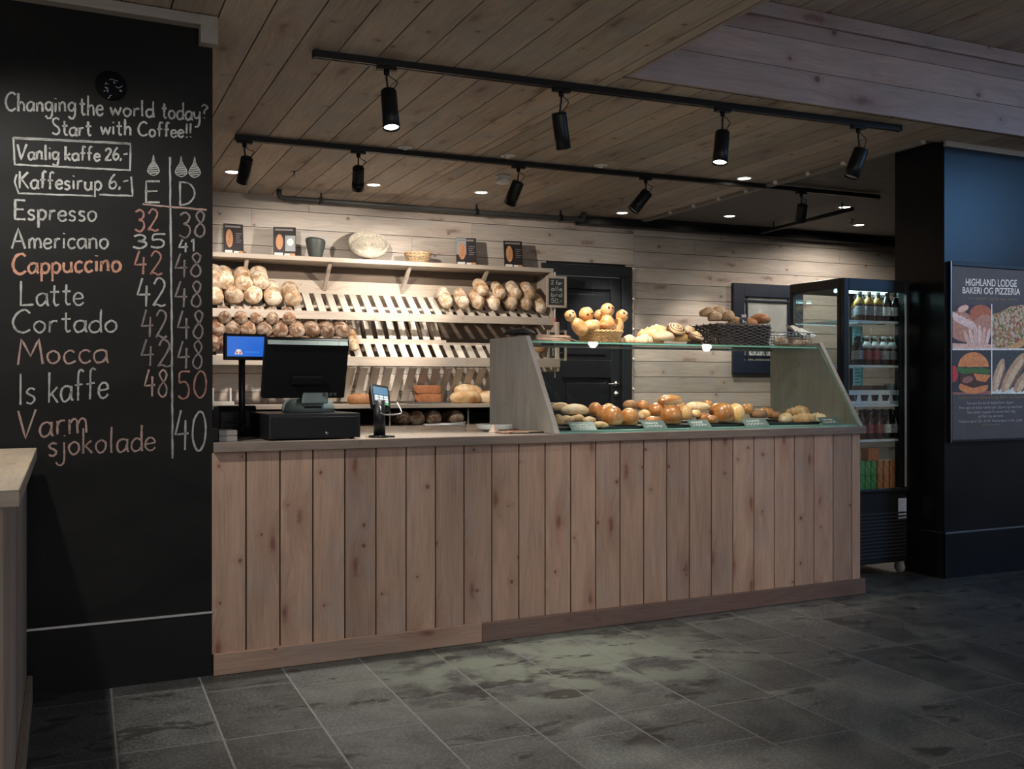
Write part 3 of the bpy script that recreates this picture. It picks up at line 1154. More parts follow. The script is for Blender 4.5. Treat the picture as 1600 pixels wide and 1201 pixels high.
mb = MB()
pane(mb, [(a, 0.335, CZ - 0.034), (e, 0.335, CZ - 0.034), (e, CD - 0.02, CZ - 0.034), (a, CD - 0.02, CZ - 0.034)][::-1], (0, 0, 0.010))
mb.build('glass_shelf', [MT['glass'], MT['glass_edge']], cs)
mb = MB()
pane(mb, [(a, 0.006, ZT + 0.010), (e, 0.006, ZT + 0.010), (e, 0.318, CZ - 0.024), (a, 0.318, CZ - 0.024)], (0, 0.008, -0.003))
mb.build('front_glass', [MT['glass'], MT['glass_edge']], cs)
mb = MB()
mb.box(a, e, CD - 0.02, CD - 0.008, CZ - 0.04, CZ - 0.020)
mb.build('rear_rail', MT['steel_dark'], cs)
ZC = ZT + 0.0095    # level inside the case
ZS = CZ - 0.0235    # top of the glass shelf


def cloc(px, py, v):
    """point of the photograph at depth v of the counter -> world"""
    return CTR.w(*CTR.onv(px, py, v))


def czloc(px, py, z):
    return CTR.w(*CTR.onz(px, py, z))


# ================================================================ TILL
MT['screen_blue'] = emit('blue till screen', (0.02, 0.16, 0.72), 0.85)
# customer display on a pole
u, v, z = CTR.onz(378, 684, ZT)
d = thing('customer_display', 'small customer screen glowing blue on a slim black pole', 'display', CTR.w(u, v, ZT + 0.0005), CA)
du = CTR.onv(349, 521, v)
d1 = CTR.onv(416, 563, v)
x0, x1, z0, z1 = du[0] - u, d1[0] - u, d1[2] - ZT, du[2] - ZT
mb = MB()
mb.box(-0.05, 0.05, -0.04, 0.04, 0, 0.006)
mb.tube([(0, 0, 0.006), (0, 0, z0 + 0.01)], 0.0145, 14)
mb.build('pole', MT['black_metal'], d)
mb = MB()
mb.box(x0, x1, -0.017, 0.012, z0, z1)
mb.build('screen_housing', MT['black_plastic'], d, bevel=0.004)
mb = MB()
mb.box(x0 + 0.013, x1 - 0.013, -0.0185, -0.0165, z0 + 0.016, z1 - 0.012)
sc_ = mb.build('screen', MT['screen_blue'], d)
mb = MB()
def tri(cx, cz, w_, h_, y, mat):
    mb.add([(cx - w_, y, cz - h_), (cx + w_, y, cz - h_), (cx + w_ * 0.45, y, cz + h_), (cx - w_ * 0.45, y, cz + h_)], [(0, 1, 2, 3)], mat=mat)
lx, lz = x0 + 0.062, z0 + 0.036
tri(lx, lz, 0.018, 0.011, -0.0190, 0)
for k, s_ in ((-0.008, 1), (0.007, 1)):
    mb.add([(lx + k - 0.006, -0.0193, lz - 0.008), (lx + k + 0.006, -0.0193, lz - 0.008), (lx + k, -0.0193, lz + 0.004)], [(0, 1, 2)], mat=1)
for k in range(6):     # faint name beside the mark
    mb.box(lx + 0.027 + k * 0.0105, lx + 0.034 + k * 0.0105, -0.0192, -0.0188, lz - 0.003, lz + 0.003, 2)
mb.build('logo', [emit('logo white', (0.9, 0.86, 0.86), 0.8), emit('logo red', (0.75, 0.10, 0.08), 0.7), emit('logo pale blue', (0.05, 0.26, 0.80), 0.9)], d)

# cash drawer
uL, uR = CTR.onz(424, 690, ZT)[0], CTR.onz(565, 687, ZT)[0]
dz = 0.112
cdw = thing('cash_drawer', 'wide flat black cash drawer under the till', 'cash drawer', CTR.w(uL, 0.0, ZT + 0.0005), CA)
W_ = uR - uL + 0.02
mb = MB()
mb.box(0, W_, 0.006, 0.44, 0.006, dz)
for xx in (0.02, W_ - 0.04):
    for yy in (0.03, 0.40):
        mb.box(xx, xx + 0.02, yy, yy + 0.02, 0, 0.006)
mb.build('housing', MT['black_metal'], cdw, bevel=0.003)
mb = MB()
mb.box(0.012, W_ - 0.012, 0.0, 0.0058, 0.012, dz - 0.014)
mb.build('drawer_front', MT['black_plastic'], cdw, bevel=0.002)
mb = MB()
mb.lathe([(0, 0), (0.007, 0), (0.007, 0.003), (0, 0.003)], 12, M=Matrix.Translation((W_ * 0.62, 0.0, 0.028)) @ Matrix.Rotation(pi / 2, 4, 'X'))
mb.build('lock', MT['steel_dark'], cdw)
ZD = ZT + 0.0005 + dz

# till monitor seen from behind
vb = 0.20
p = CTR.onv(487, 646, vb)
tm = thing('till_monitor', 'big black till monitor seen from behind on a grey base', 'monitor', CTR.w(p[0], vb, ZD + 0.0005), CA)
k = vb / 1.0
def loc2(px, py, v):
    q = CTR.onv(px, py, v)
    return q[0] - p[0], v - vb, q[2] - ZD
bl, br, tr, tl = loc2(408, 623, 0.14), loc2(537, 624, 0.14), loc2(548, 529, 0.06), loc2(416, 529, 0.06)
# monitor slab
yoff = 0.026
nrm = Vector((0, 0.94, -0.34)) * -0.03
def slab(mb, c4, off, mat=0):
    c4 = [Vector(q) for q in c4]
    d4 = [q + off for q in c4]
    V = c4 + d4
    mb.add(V, [(0, 1, 2, 3), (7, 6, 5, 4), (0, 4, 5, 1), (1, 5, 6, 2), (2, 6, 7, 3), (3, 7, 4, 0)], mat=mat)
wdn = (br[0] - bl[0] + tr[0] - tl[0]) / 2
cx = (br[0] + bl[0] + tr[0] + tl[0]) / 4
BLm, BRm = (cx - wdn / 2, bl[1], bl[2]), (cx + wdn / 2, bl[1], bl[2])
TLm, TRm = (cx - wdn / 2, tl[1], tl[2]), (cx + wdn / 2, tl[1], tl[2])
mb = MB()
slab(mb, [BLm, BRm, TRm, TLm], Vector((0, 0.034, 0.012)))
mb.build('screen_back', MT['black_plastic'], tm, bevel=0.006)
mb = MB()
def along(t_, s_):   # point on the back face
    a_ = Vector(BLm).lerp(Vector(BRm), s_)
    b_ = Vector(TLm).lerp(Vector(TRm), s_)
    return a_.lerp(b_, t_)
def strip(mb, s0, s1, t0, t1, h_, mat=0, wedge=False):
    q = [along(t0, s0), along(t0, s1), along(t1, s1), along(t1, s0)]
    o_ = Vector((0, -0.94, 0.34)) * h_
    if wedge:       # sloping band that looks up
        lo, up = Vector((0, -0.012, -0.002)), Vector((0, 0.001, 0.0))
        V = [q[0] + lo, q[1] + lo, q[2] + up, q[3] + up, q[0], q[1]]
        mb.add(V, [(0, 1, 2, 3), (0, 4, 5, 1), (0, 3, 4), (1, 5, 2)], mat=mat)
        return
    slab(mb, [x_ + o_ for x_ in q], -o_ * 0.98, mat)
strip(mb, 0.025, 0.60, 0.915, 0.985, 0.008, 0, True)
strip(mb, 0.603, 0.865, 0.915, 0.985, 0.008, 0, True)
strip(mb, 0.868, 0.975, 0.915, 0.985, 0.008, 0, True)
mb.build('top_strip', plain('pale grey green strip', (0.30, 0.36, 0.34), 0.35), tm)
mb = MB()
strip(mb, 0.33, 0.70, 0.20, 0.36, 0.02)
mb.build('mount_housing', MT['black_plastic'], tm, bevel=0.008)
mb = MB()
for s_ in (0.72, 0.80, 0.85):
    strip(mb, s_, s_ + 0.035, 0.035, 0.085, 0.012)
mb.build('cable_plugs', MT['steel_dark'], tm)
# stand
mb = MB()
mb.prism([(-0.058, -0.052), (0.058, -0.052), (0.052, 0.03), (-0.052, 0.03)], 2, 0.045, 0.098, M=Matrix.Translation((0, -0.005, 0.0)) @ Matrix.Rotation(radians(8), 4, 'X'))
mb.build('stand_neck', MT['grey_plastic'], tm, bevel=0.006)
mb = MB()
prof = [(0.118, 0.0), (0.118, 0.02), (0.112, 0.040), (0.095, 0.056), (0.06, 0.064), (0.0, 0.066)]
mb.lathe(prof, 36, M=Matrix.Translation((0, 0.06, 0)) @ Matrix.Diagonal((1, 0.72, 1, 1)))
mb.build('base', MT['grey_plastic'], tm)
mb = MB()
mb.box(-0.038, 0.038, -0.0275, -0.02, 0.018, 0.027)
mb.build('base_slot', MT['gap'], tm)
# black printer box and cables
u, v, z = CTR.onz(352, 672, ZT)
q = CTR.onv(343, 634, 0.40)
q1 = CTR.onv(402, 634, 0.40)
pr = thing('receipt_printer', 'low black receipt printer box behind the customer screen pole', 'printer', CTR.w(q[0], 0.40, ZT + 0.0005), CA)
mb = MB()
w_, h_ = q1[0] - q[0], q[2] - ZT
mb.prism([(0, 0), (0.17, 0), (0.17, h_ * 0.95), (0.03, h_), (0, h_ * 0.8)], 0, 0, w_)
mb.build('housing', MT['black_plastic'], pr, bevel=0.006)
mb = MB()
mb.box(0.02, w_ - 0.02, -0.003, 0.0005, h_ * 0.45, h_ * 0.52)
mb.build('paper_slot', MT['gap'], pr)
mb = MB()
for k in range(4):
    pts = [(0.04 + 0.02 * k, 0.20, ZT + 0.012 + 0.02 * k), (0.08 + 0.03 * k, 0.16 + 0.02 * k, ZT + 0.035 + 0.012 * k), (0.15, 0.24, ZT + 0.008 + 0.004 * k), (0.205, 0.27 + 0.02 * k, ZT + 0.02 + 0.01 * k)]
    mb.tube(spline(pts, 8), 0.0035, 6)
tag(mb.build('cable_bundle', MT['black_plastic'], None, C0, CA), 'tangle of black cables beside the cash drawer', 'cables')
# grey cash box by the wall
q, q1 = CTR.onv(342, 690, 0.05), CTR.onv(371, 672, 0.05)
bx = thing('receipt_box', 'small grey and black box on the worktop beside the chalkboard wall', 'box', CTR.w(q[0] - 0.035, 0.05, ZT + 0.0005), CA)
mb = MB()
w_, h_ = q1[0] - q[0] + 0.035, q1[2] - ZT
mb.box(0, 0.035, 0.004, 0.12, 0, h_ * 1.1)
mb.build('black_half', MT['black_plastic'], bx, bevel=0.003)
mb = MB()
mb.box(0.0355, w_, 0, 0.12, 0.0, h_ * 0.46)
mb.box(0.0355, w_, 0, 0.12, h_ * 0.52, h_)
mb.box(0.038, w_ - 0.004, 0.004, 0.116, h_ * 0.4, h_ * 0.6)
mb.build('grey_half', plain('grey box plastic', (0.22, 0.20, 0.18), 0.5), bx, bevel=0.002)

# card terminal on its stand
u, v, z = CTR.onz(593, 683, ZT)
ct = thing('card_terminal', 'card payment terminal with a lit blue screen on a black post', 'card terminal', CTR.w(u, v, ZT + 0.0005), CA)
def tl_(px, py):
    q = CTR.onv(px, py, v)
    return q[0] - u, q[2] - ZT
px0, pz = tl_(593, 625)
mb = MB()
mb.lathe([(0.048, 0), (0.048, 0.008), (0.0, 0.008)], 24)
mb.box(0, 0.062, -0.03, 0.03, 0, 0.007)
mb.tube([(0, 0, 0.008), (0, 0, pz)], 0.026, 16)
mb.build('post', MT['black_metal'], ct)
hz = tl_(600, 632)[1]
Mt = Matrix.Translation((0.008, 0.0, hz + 0.005)) @ Matrix.Rotation(radians(9), 4, 'Y') @ Matrix.Rotation(radians(-38), 4, 'X')
hd = thing('terminal_head', None, None)
mb = MB()
mb.prism([(-0.042, -0.02), (0.042, -0.02), (0.046, 0.07), (0.040, 0.105), (-0.040, 0.105), (-0.046, 0.07)], 1, -0.004, 0.030, M=Mt)
hd2 = mb.build('terminal_body', MT['black_plastic'], ct, bevel=0.004)
bpy.data.objects.remove(hd)
mb = MB()
mb.box(-0.034, 0.034, -0.0065, -0.0035, 0.045, 0.088, M=Mt)
mb.build('screen', emit('terminal screen', (0.04, 0.22, 0.42), 0.8), ct)
mb = MB()
for i in range(3):
    for j in range(4):
        mb.box(-0.031 + i * 0.022, -0.013 + i * 0.022, -0.0085, -0.0035, -0.012 + j * 0.0135, -0.002 + j * 0.0135, mat=0 if j else i, M=Mt)
mb.build('keypad', [plain('pale keys', (0.45, 0.55, 0.58), 0.4), plain('yellow keys', (0.35, 0.40, 0.40), 0.4), plain('green keys', (0.05, 0.30, 0.14), 0.4)], ct)
mb = MB()
y = -0.045
a1, a2 = tl_(590, 632), tl_(622, 646)
mb.tube(spline([(a1[0], 0, a1[1]), (a1[0] - 0.002, y, a1[1] - 0.012), (a1[0] + 0.008, y, a2[1]), (a2[0] - 0.012, y, a2[1]), (a2[0], y, a2[1] + 0.012), (a2[0] - 0.012, y + 0.03, a1[1] + 0.01)], 5), 0.0032, 8)
mb.build('wire_guard', MT['chrome'], ct)

# ---- small things on the worktop
u, v, z = CTR.onz(628, 668, ZT)
tg = thing('serving_tongs', 'steel serving tongs lying on the worktop beside a scrap of paper', 'tongs', CTR.w(*CTR.onz(663, 668, ZT + 0.004)), CA - 0.05)
tg.location.z = ZT
L = 0.235
for s_ in (-1, 1):
    mb = MB()
    def arm(a_, b_, s_=s_):
        x_ = a_ * L
        w_ = 0.007 + 0.010 * max(0, a_ - 0.62) / 0.38 * (1 if a_ < 0.95 else 0.8)
        y_ = s_ * (0.006 + 0.020 * a_ * (1 - 0.55 * max(0, a_ - 0.6) / 0.4))
        return (x_, y_ + (b_ - 0.5) * 0.003, 0.019 + (b_ - 0.5) * 2 * w_ + 0.004 * sin(a_ * 3))
    mb.grid(arm, 18, 5)
    ob = mb.build('arm', MT['chrome'], tg)
    sd = ob.modifiers.new('solid', 'SOLIDIFY')
    sd.thickness = 0.002
mb = MB()
mb.tube([(0.004, -0.012, 0.016), (-0.006, -0.006, 0.018), (-0.009, 0, 0.018), (-0.006, 0.006, 0.018), (0.004, 0.012, 0.016)], 0.004, 8)
mb.build('hinge', MT['chrome'], tg)
# plates
q = CTR.onz(768, 666, ZT)
for k in range(4):
    mb = MB()
    r = 0.092
    mb.lathe([(0, 0), (r * 0.62, 0), (r * 0.68, 0.003), (r, 0.014), (r, 0.0165), (r * 0.66, 0.0055), (0, 0.005)], 36)
    lab = ['lowest plate of the white stack on the worktop beside the case end', 'second plate from the bottom of the white stack on the worktop',
           'second plate from the top of the white stack on the worktop', 'topmost plate of the white stack on the worktop beside the case end'][k]
    tag(mb.build('plate', MT['porcelain'], None, CTR.w(1.45, 0.40, ZT + 0.0005 + k * 0.0062)), lab, 'plate', 'white plates stacked on the worktop')
# paper scraps and a leaflet in front of the case end
q = CTR.onz(740, 672, ZT)
mb = MB()
def crump(a_, b_):
    w_ = a_ * 2 * pi
    r = 0.026 * (1 - b_ * 0.9) * (1 + 0.25 * sin(w_ * 3 + 1))
    return (r * cos(w_), r * sin(w_) * 0.7, b_ * 0.038 + 0.001)
mb.grid(crump, 14, 5, closed_u=True, smooth=False)
tag(mb.build('paper_scrap', plain('pinkish paper', (0.62, 0.47, 0.38), 0.8), None, CTR.w(q[0], 0.27, ZT)), 'crumpled pinkish paper scrap on the worktop beside the steel tongs', 'paper')
q = CTR.onz(793, 675, ZT)
mb = MB()
for k, (rz_, w_, d_) in enumerate(((0.1, 0.11, 0.09), (-0.25, 0.13, 0.10), (0.35, 0.10, 0.07))):
    mb.box(-w_ / 2 + 0.02 * k, w_ / 2 + 0.02 * k, -d_ / 2, d_ / 2, 0.0005 + 0.004 * k, 0.004 + 0.004 * k, mat=k, M=Matrix.Rotation(rz_, 4, 'Z'))
tag(mb.build('napkin_stack', [plain('dark red paper', (0.16, 0.055, 0.04), 0.7), MT['paper_brown'], plain('dull red paper', (0.26, 0.10, 0.07), 0.7)], None, CTR.w(q[0] - 0.03, 0.17, ZT)), 'small dark red and brown paper stack by the case end', 'napkins')
mb = MB()
mb.box(0, 0.19, 0, 0.055, 0.0005, 0.006)
mb.box(0.01, 0.18, 0.004, 0.05, 0.006, 0.010, 1)
q = CTR.onz(800, 673, ZT)
tag(mb.build('paper_pad', [MT['black_plastic'], MT['paper_brown']], None, CTR.w(1.40, 0.12, ZT), CA), 'long thin pad of brown paper lying at the foot of the case end', 'paper pad')

# ================================================================ BREAD SHELVES ON THE BACK WALL
B0 = BACK.w(0, 0)
BA = BACK.a
random.seed(31)
rk = thing('bread_rack', 'wall rack of pale pine with two sloping slatted bread shelves and a top board', 'bread rack', B0, BA)
UA, UZ = -0.52, 2.715
mb = MB()
mb.box(UA, UZ, -0.315, -0.001, 2.122, 2.156, 0, grain=0)
mb.build('top_board', MT['shelf_wood'], rk, bevel=0.002)
for px, py in ((385, 404), (515, 412), (639, 420), (760, 424)):
    u = BACK.onv(px, py, -0.23)[0]
    mb = MB()
    mb.prism([(-0.27, 2.121), (-0.235, 2.121), (-0.018, 1.965), (-0.018, 1.935), (-0.034, 1.925)][::-1], 0, u - 0.014, u + 0.014)
    mb.build('bracket', MT['shelf_wood'], rk, bevel=0.002)
mb = MB()
mb.box(UZ - 0.022, UZ, -0.345, -0.001, 1.70, 2.121, 0, grain=2)
mb.box(UZ - 0.022, UZ, -0.43, -0.001, 1.29, 1.699, 0, grain=2)
mb.build('end_panel', MT['shelf_wood'], rk, bevel=0.002)


def slats(name, y0, z0, y1, z1, u0, u1, pitch, w, ph, th=0.010):
    mb = MB()
    d = Vector((0, y1 - y0, z1 - z0))
    L = d.length
    M = Matrix.Translation((0, y0, z0)) @ Matrix.Rotation(atan2(z1 - z0, y1 - y0), 4, 'X')
    u = u0 + ph
    while u + w < u1:
        mb.box(u, u + w, 0, L, -th, 0, 0, M=M, grain=1)
        u += pitch
    return mb.build(name, MT['slat_wood'], rk)


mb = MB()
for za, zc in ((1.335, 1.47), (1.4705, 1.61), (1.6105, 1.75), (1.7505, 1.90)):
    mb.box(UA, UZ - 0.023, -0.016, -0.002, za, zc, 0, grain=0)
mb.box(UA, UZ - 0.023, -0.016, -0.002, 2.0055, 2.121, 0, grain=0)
mb.build('back_panel', MT['rack_back_shade'], rk)  # added backing, darkened to stand for shade behind slats and under the board
S1 = ((-0.352, 1.700), (-0.045, 1.905))
A1 = atan2(0.205, 0.307)
mb = MB()
mb.box(UA, UZ - 0.001, -0.372, -0.353, 1.676, 1.738, 0, grain=0)
mb.build('front_lip', MT['shelf_wood'], rk, bevel=0.002)
slats('shelf_slats', *S1[0], *S1[1], UA, UZ - 0.03, 0.094, 0.054, 0.047)
mb = MB()
mb.box(UA, UZ - 0.023, -0.030, -0.004, 1.901, 2.005, 0, grain=0)
mb.box(UA, UZ - 0.023, -0.20, -0.17, 1.775, 1.795, 0, grain=0)
mb.build('back_rail', MT['shelf_wood'], rk)
mb = MB()
mb.box(UA, UZ - 0.001, -0.447, -0.431, 1.322, 1.394, 0, grain=0)
mb.build('front_lip', MT['shelf_wood'], rk, bevel=0.002)
S2 = ((-0.428, 1.345), (-0.205, 1.515))
A2 = atan2(0.17, 0.223)
slats('shelf_slats', *S2[0], *S2[1], UA, UZ - 0.03, 0.094, 0.054, 0.03)
slats('shelf_slats', -0.19, 1.545, -0.035, 1.735, UA, 1.80, 0.094, 0.054, 0.065)
mb = MB()
mb.box(UA, UZ - 0.023, -0.215, -0.195, 1.500, 1.522, 0, grain=0)
mb.box(UA, 1.80, -0.205, -0.180, 1.5225, 1.542, 0, grain=0)
mb.build('back_rail', MT['shelf_wood'], rk)
slats('lower_slats', -0.385, 1.315, -0.13, 1.052, 0.75, 2.30, 0.098, 0.060, 0.0)

tb = thing('bread_table', 'pale plank table under the bread rack with a dark open shelf below', 'table', B0, BA)
mb = MB()
mb.box(UA, 2.70, -0.52, -0.001, 0.998, 1.028, 0, grain=0)
mb.build('tabletop', MT['shelf_wood'], tb, bevel=0.002)
mb = MB()
mb.box(UA, 2.70, -0.46, -0.03, 0.845, 0.865, 0, grain=0)
mb.build('lower_shelf', MT['skirting'], tb)
mb = MB()
mb.box(UA, 2.70, -0.028, -0.004, 0.0, 0.997, 0, grain=0)
mb.build('back_panel', MT['gap'], tb)
for px in (609, 732, 850, 470):
    u = BACK.onv(px, 640, -0.5)[0]
    mb = MB()
    mb.tube([(u, -0.495, 0), (u, -0.495, 0.998)], 0.009, 10)
    mb.build('leg', MT['steel_dark'], tb)

# ---------------------------------------------------------------- loaves
BR = {}
BR['flour'] = bread('floury crust', (0.22, 0.11, 0.05), (0.50, 0.34, 0.20), (0.66, 0.52, 0.36), 0.85, 0.85, 0.75, 13)
BR['flour_tan'] = bread('tan floury crust', (0.17, 0.075, 0.028), (0.40, 0.23, 0.11), (0.58, 0.40, 0.24), 0.6, 0.8, 0.7, 12)
BR['rye'] = bread('dark rye crust', (0.065, 0.026, 0.012), (0.17, 0.08, 0.04), (0.30, 0.17, 0.095), 0.40, 0.85, 0.7, 15)
BR['brown'] = bread('brown crust', (0.17, 0.06, 0.02), (0.33, 0.14, 0.05), (0.46, 0.24, 0.10), 0.12, 0.65, 0.3, 12)
BR['brick'] = bread('rye brick crust', (0.22, 0.075, 0.030), (0.36, 0.14, 0.06), (0.44, 0.19, 0.09), 0.0, 0.75, 0.2, 20)
BR['gold'] = bread('golden glazed crust', (0.22, 0.06, 0.013), (0.42, 0.15, 0.036), (0.64, 0.34, 0.12), 0.0, 0.36, 0.0, 9, 0.4, pale_side=(0.66, 0.43, 0.20))
BR['white'] = bread('pale white loaf crust', (0.40, 0.17, 0.05), (0.66, 0.40, 0.17), (0.80, 0.64, 0.42), 0.45, 0.6, 0.2, 8)
BR['pale'] = bread('pale bun crust', (0.44, 0.20, 0.06), (0.64, 0.36, 0.14), (0.76, 0.54, 0.28), 0.0, 0.4, 0.0, 8, 0.3)
BR['seed'] = bread('seeded crust', (0.24, 0.12, 0.05), (0.44, 0.26, 0.12), (0.60, 0.42, 0.24), 0.25, 0.8, 0.2, 14, seeds=0.8)
BR['croissant'] = bread('croissant crust', (0.36, 0.14, 0.035), (0.62, 0.34, 0.12), (0.76, 0.52, 0.26), 0.25, 0.5, 0.0, 12, 0.15)
BR['pastry'] = bread('sugared pastry', (0.52, 0.26, 0.10), (0.70, 0.46, 0.22), (0.82, 0.66, 0.44), 0.55, 0.55, 0.0, 14)
BR['cinnamon'] = plain('cinnamon filling', (0.10, 0.045, 0.022), 0.6)
BR['ciabatta'] = bread('grey floury bun crust', (0.26, 0.15, 0.07), (0.46, 0.32, 0.18), (0.60, 0.46, 0.29), 0.35, 0.75, 0.15, 11)


def loaf_mesh(name, mat, hl, rx, rz, p=3.0, seed=0, nz=0.10, flat=0.72, slash=0, seg=24, rings=15, sl_d=0.10):
    mb = MB()

    def fn(a, b):
        t = -1 + 2 * b
        t = math.copysign(1 - (1 - abs(t)) ** 1.6, t)
        r = max(0.0, 1 - abs(t) ** p) ** (1 / 2.2)
        w_ = 2 * pi * a
        x, z = rx * r * cos(w_), rz * r * sin(w_)
        y = hl * t
        q = mnoise.noise(Vector((x * 14 + seed * 7.1, y * 14, z * 14)))
        q2 = mnoise.noise(Vector((x * 40 + seed * 3.3, y * 40, z * 40)))
        k = 1 + nz * q + nz * 0.4 * q2
        if slash and sin(w_) > 0.2:
            s_ = abs(((t * slash * 0.5 + 0.25 * cos(w_)) % 1.0) - 0.5)
            k -= sl_d * max(0, 1 - s_ / 0.12) * (1 - abs(t)) ** 0.3 * sin(w_)
        x, y, z = x * k, y * (1 + 0.04 * q), z * k
        z = max(z, -flat * rz)
        return (x, y, z + flat * rz)
    mb.grid(fn, seg, rings, closed_u=True)
    return mb.mesh(name, mat)


LM = {}
for i in range(3):
    LM['flour%d' % i] = loaf_mesh('loaf', BR['flour' if i != 1 else 'flour_tan'], 0.115, 0.070, 0.066, 11.0, i, 0.14, 0.85)
    LM['oblong%d' % i] = loaf_mesh('loaf', BR['flour_tan' if i else 'flour'], 0.125, 0.066, 0.062, 4.2, i + 5, 0.15, 0.8, slash=3)
    LM['rye%d' % i] = loaf_mesh('loaf', BR['rye'], 0.105, 0.0575, 0.053, 10.0, i + 9, 0.12, 0.85)
LM['tan_round'] = loaf_mesh('loaf', BR['brown'], 0.09, 0.060, 0.056, 3.0, 21, 0.12, 0.8)

ORD = ['first', 'second', 'third', 'fourth', 'fifth', 'sixth', 'seventh', 'eighth', 'ninth', 'tenth', 'eleventh']


def rack_loaf(px, py, vf, hl, slope, key, rc, label, group, sc=1.0, yaw=0.0, cat='bread', sx=1.0):
    """front end of the loaf seen at (px, py), its axis climbing the slats"""
    p_ = Vector(BACK.onv(px, py, vf))
    p_ += Vector((0, cos(slope), sin(slope))) * hl * sc
    p_ += Vector((0, sin(slope), -cos(slope))) * rc * sc
    return inst('loaf', LM[key], label, cat, BACK.w(*p_), (slope, 0, BA + yaw), group, None, (sc * sx, sc, sc))


gl = 'floury loaves at the wall end of the upper rack'
for i, (px, py) in enumerate(((335, 443), (352, 445), (382, 447), (408, 445))):
    rack_loaf(px, py - 1, -0.338, 0.115, A1, 'flour%d' % ((i * 2) % 3), 0.056, 'round floury loaf, %s from the chalkboard wall in the upper row of the upper rack' % ORD[i], gl, random.uniform(.88, .93), random.uniform(-.05, .05))
for i, (px, py) in enumerate(((336, 467), (366, 466), (397, 466), (428, 469), (458, 470))):
    rack_loaf(px, py, -0.338, 0.115, A1, 'flour%d' % (i % 3), 0.056, 'round floury loaf, %s from the chalkboard wall in the bottom row of the upper rack' % ORD[i], gl, random.uniform(.93, 1.0), random.uniform(-.05, .05))
gr = 'oblong loaves at the door end of the upper rack'
pts = ((701, 476), (727, 477), (751, 478), (776, 479), (803, 479), (826, 480), (848, 484))
for i, (px, py) in enumerate(pts):
    rack_loaf(px, py, -0.335, 0.125, A1, 'oblong%d' % (i % 3 if i != 1 else 0), 0.050, 'oblong floury loaf, %s from the empty slats in the bottom row of the upper rack' % ORD[i], gr, random.uniform(.92, .98), random.uniform(-.06, .03), sx=0.86)
for i, (px, py) in enumerate(((757, 459), (784, 464), (808, 463), (831, 464))):
    rack_loaf(px, py - 1, -0.335, 0.125, A1, 'oblong%d' % ((i + 1) % 3), 0.050, 'oblong tan loaf, %s from the empty slats in the upper row at the door end' % ORD[i], gr, random.uniform(.82, .88), random.uniform(-.06, .06))
gd = 'dark rye loaves on the lower rack'
X0 = (340, 365, 389, 414, 440, 465, 489, 513, 536)
for i, px in enumerate(X0):
    rack_loaf(px, 518 + 0.012 * (px - 340) + 0.6, -0.405, 0.105, A2 * 0.8, 'rye%d' % (i % 3), 0.045, 'dark rye loaf, %s from the chalkboard wall in the middle row of the lower rack' % ORD[i], gd, random.uniform(.95, 1.03), random.uniform(-.05, .05))
for i, px in enumerate((352, 377, 402, 427, 453)):
    rack_loaf(px, 501 + 0.02 * (px - 350) - 1.5, -0.40, 0.105, A2 * 0.8, 'rye%d' % ((i + 1) % 3), 0.045, 'dark rye loaf, %s from the chalkboard wall in the top row of the lower rack' % ORD[i], gd, random.uniform(.80, .86))
for i, px in enumerate((333, 351, 376, 402, 428, 454, 480, 506, 530)):
    rack_loaf(px, 542 + 0.012 * (px - 340), -0.418, 0.105, A2 * 0.9, 'rye%d' % ((i + 2) % 3), 0.045, 'dark rye loaf, %s from the chalkboard wall in the lowest row of the lower rack' % ORD[i], gd, random.uniform(.93, 1.0))
LM['baguette'] = loaf_mesh('loaf', BR['flour_tan'], 0.17, 0.045, 0.042, 4.0, 33, 0.10, 0.8, slash=6)
rack_loaf(555, 545, -0.40, 0.16, A2, 'baguette', 0.035, 'pale slashed stick loaf lying up the slats beside the till monitor', None, 0.95, 0.0)
rack_loaf(847, 548, -0.41, 0.09, A2, 'tan_round', 0.045, 'lone tan loaf at the door end of the lower rack behind the glass', None, 1.0)

# bread on the table
def tloc(px, py, v, z):
    p_ = BACK.onv(px, py, v)
    return BACK.w(p_[0], v, z)


ZTB = 1.0285
LM['brown_long'] = loaf_mesh('loaf', BR['brown'], 0.105, 0.055, 0.050, 2.6, 41, 0.08, 0.7)
inst('loaf', LM['brown_long'], 'small smooth brown loaf on the table beside the till monitor', 'bread', tloc(563, 625, -0.40, ZTB), (0, 0, pi / 2 + BA + 0.15))


def brick_mesh(name, L, W, Hh, mat):
    mb = MB()

    def fn(a, b):
        w_ = 2 * pi * a
        t = -1 + 2 * b
        e = 0.22
        def se(c_):
            return math.copysign(abs(c_) ** e, c_)
        r = max(0, 1 - abs(t) ** 14) ** 0.12
        x, z = W * se(cos(w_)) * r, Hh * se(sin(w_)) * r
        q = mnoise.noise(Vector((x * 20, t * 3, z * 20))) * 0.003
        return (x + q, L * t, z * (1 + 0.06 * (z > 0) * (1 - t * t)) + q + Hh)
    mb.grid(fn, 32, 14, closed_u=True)
    return mb.mesh(name, mat)


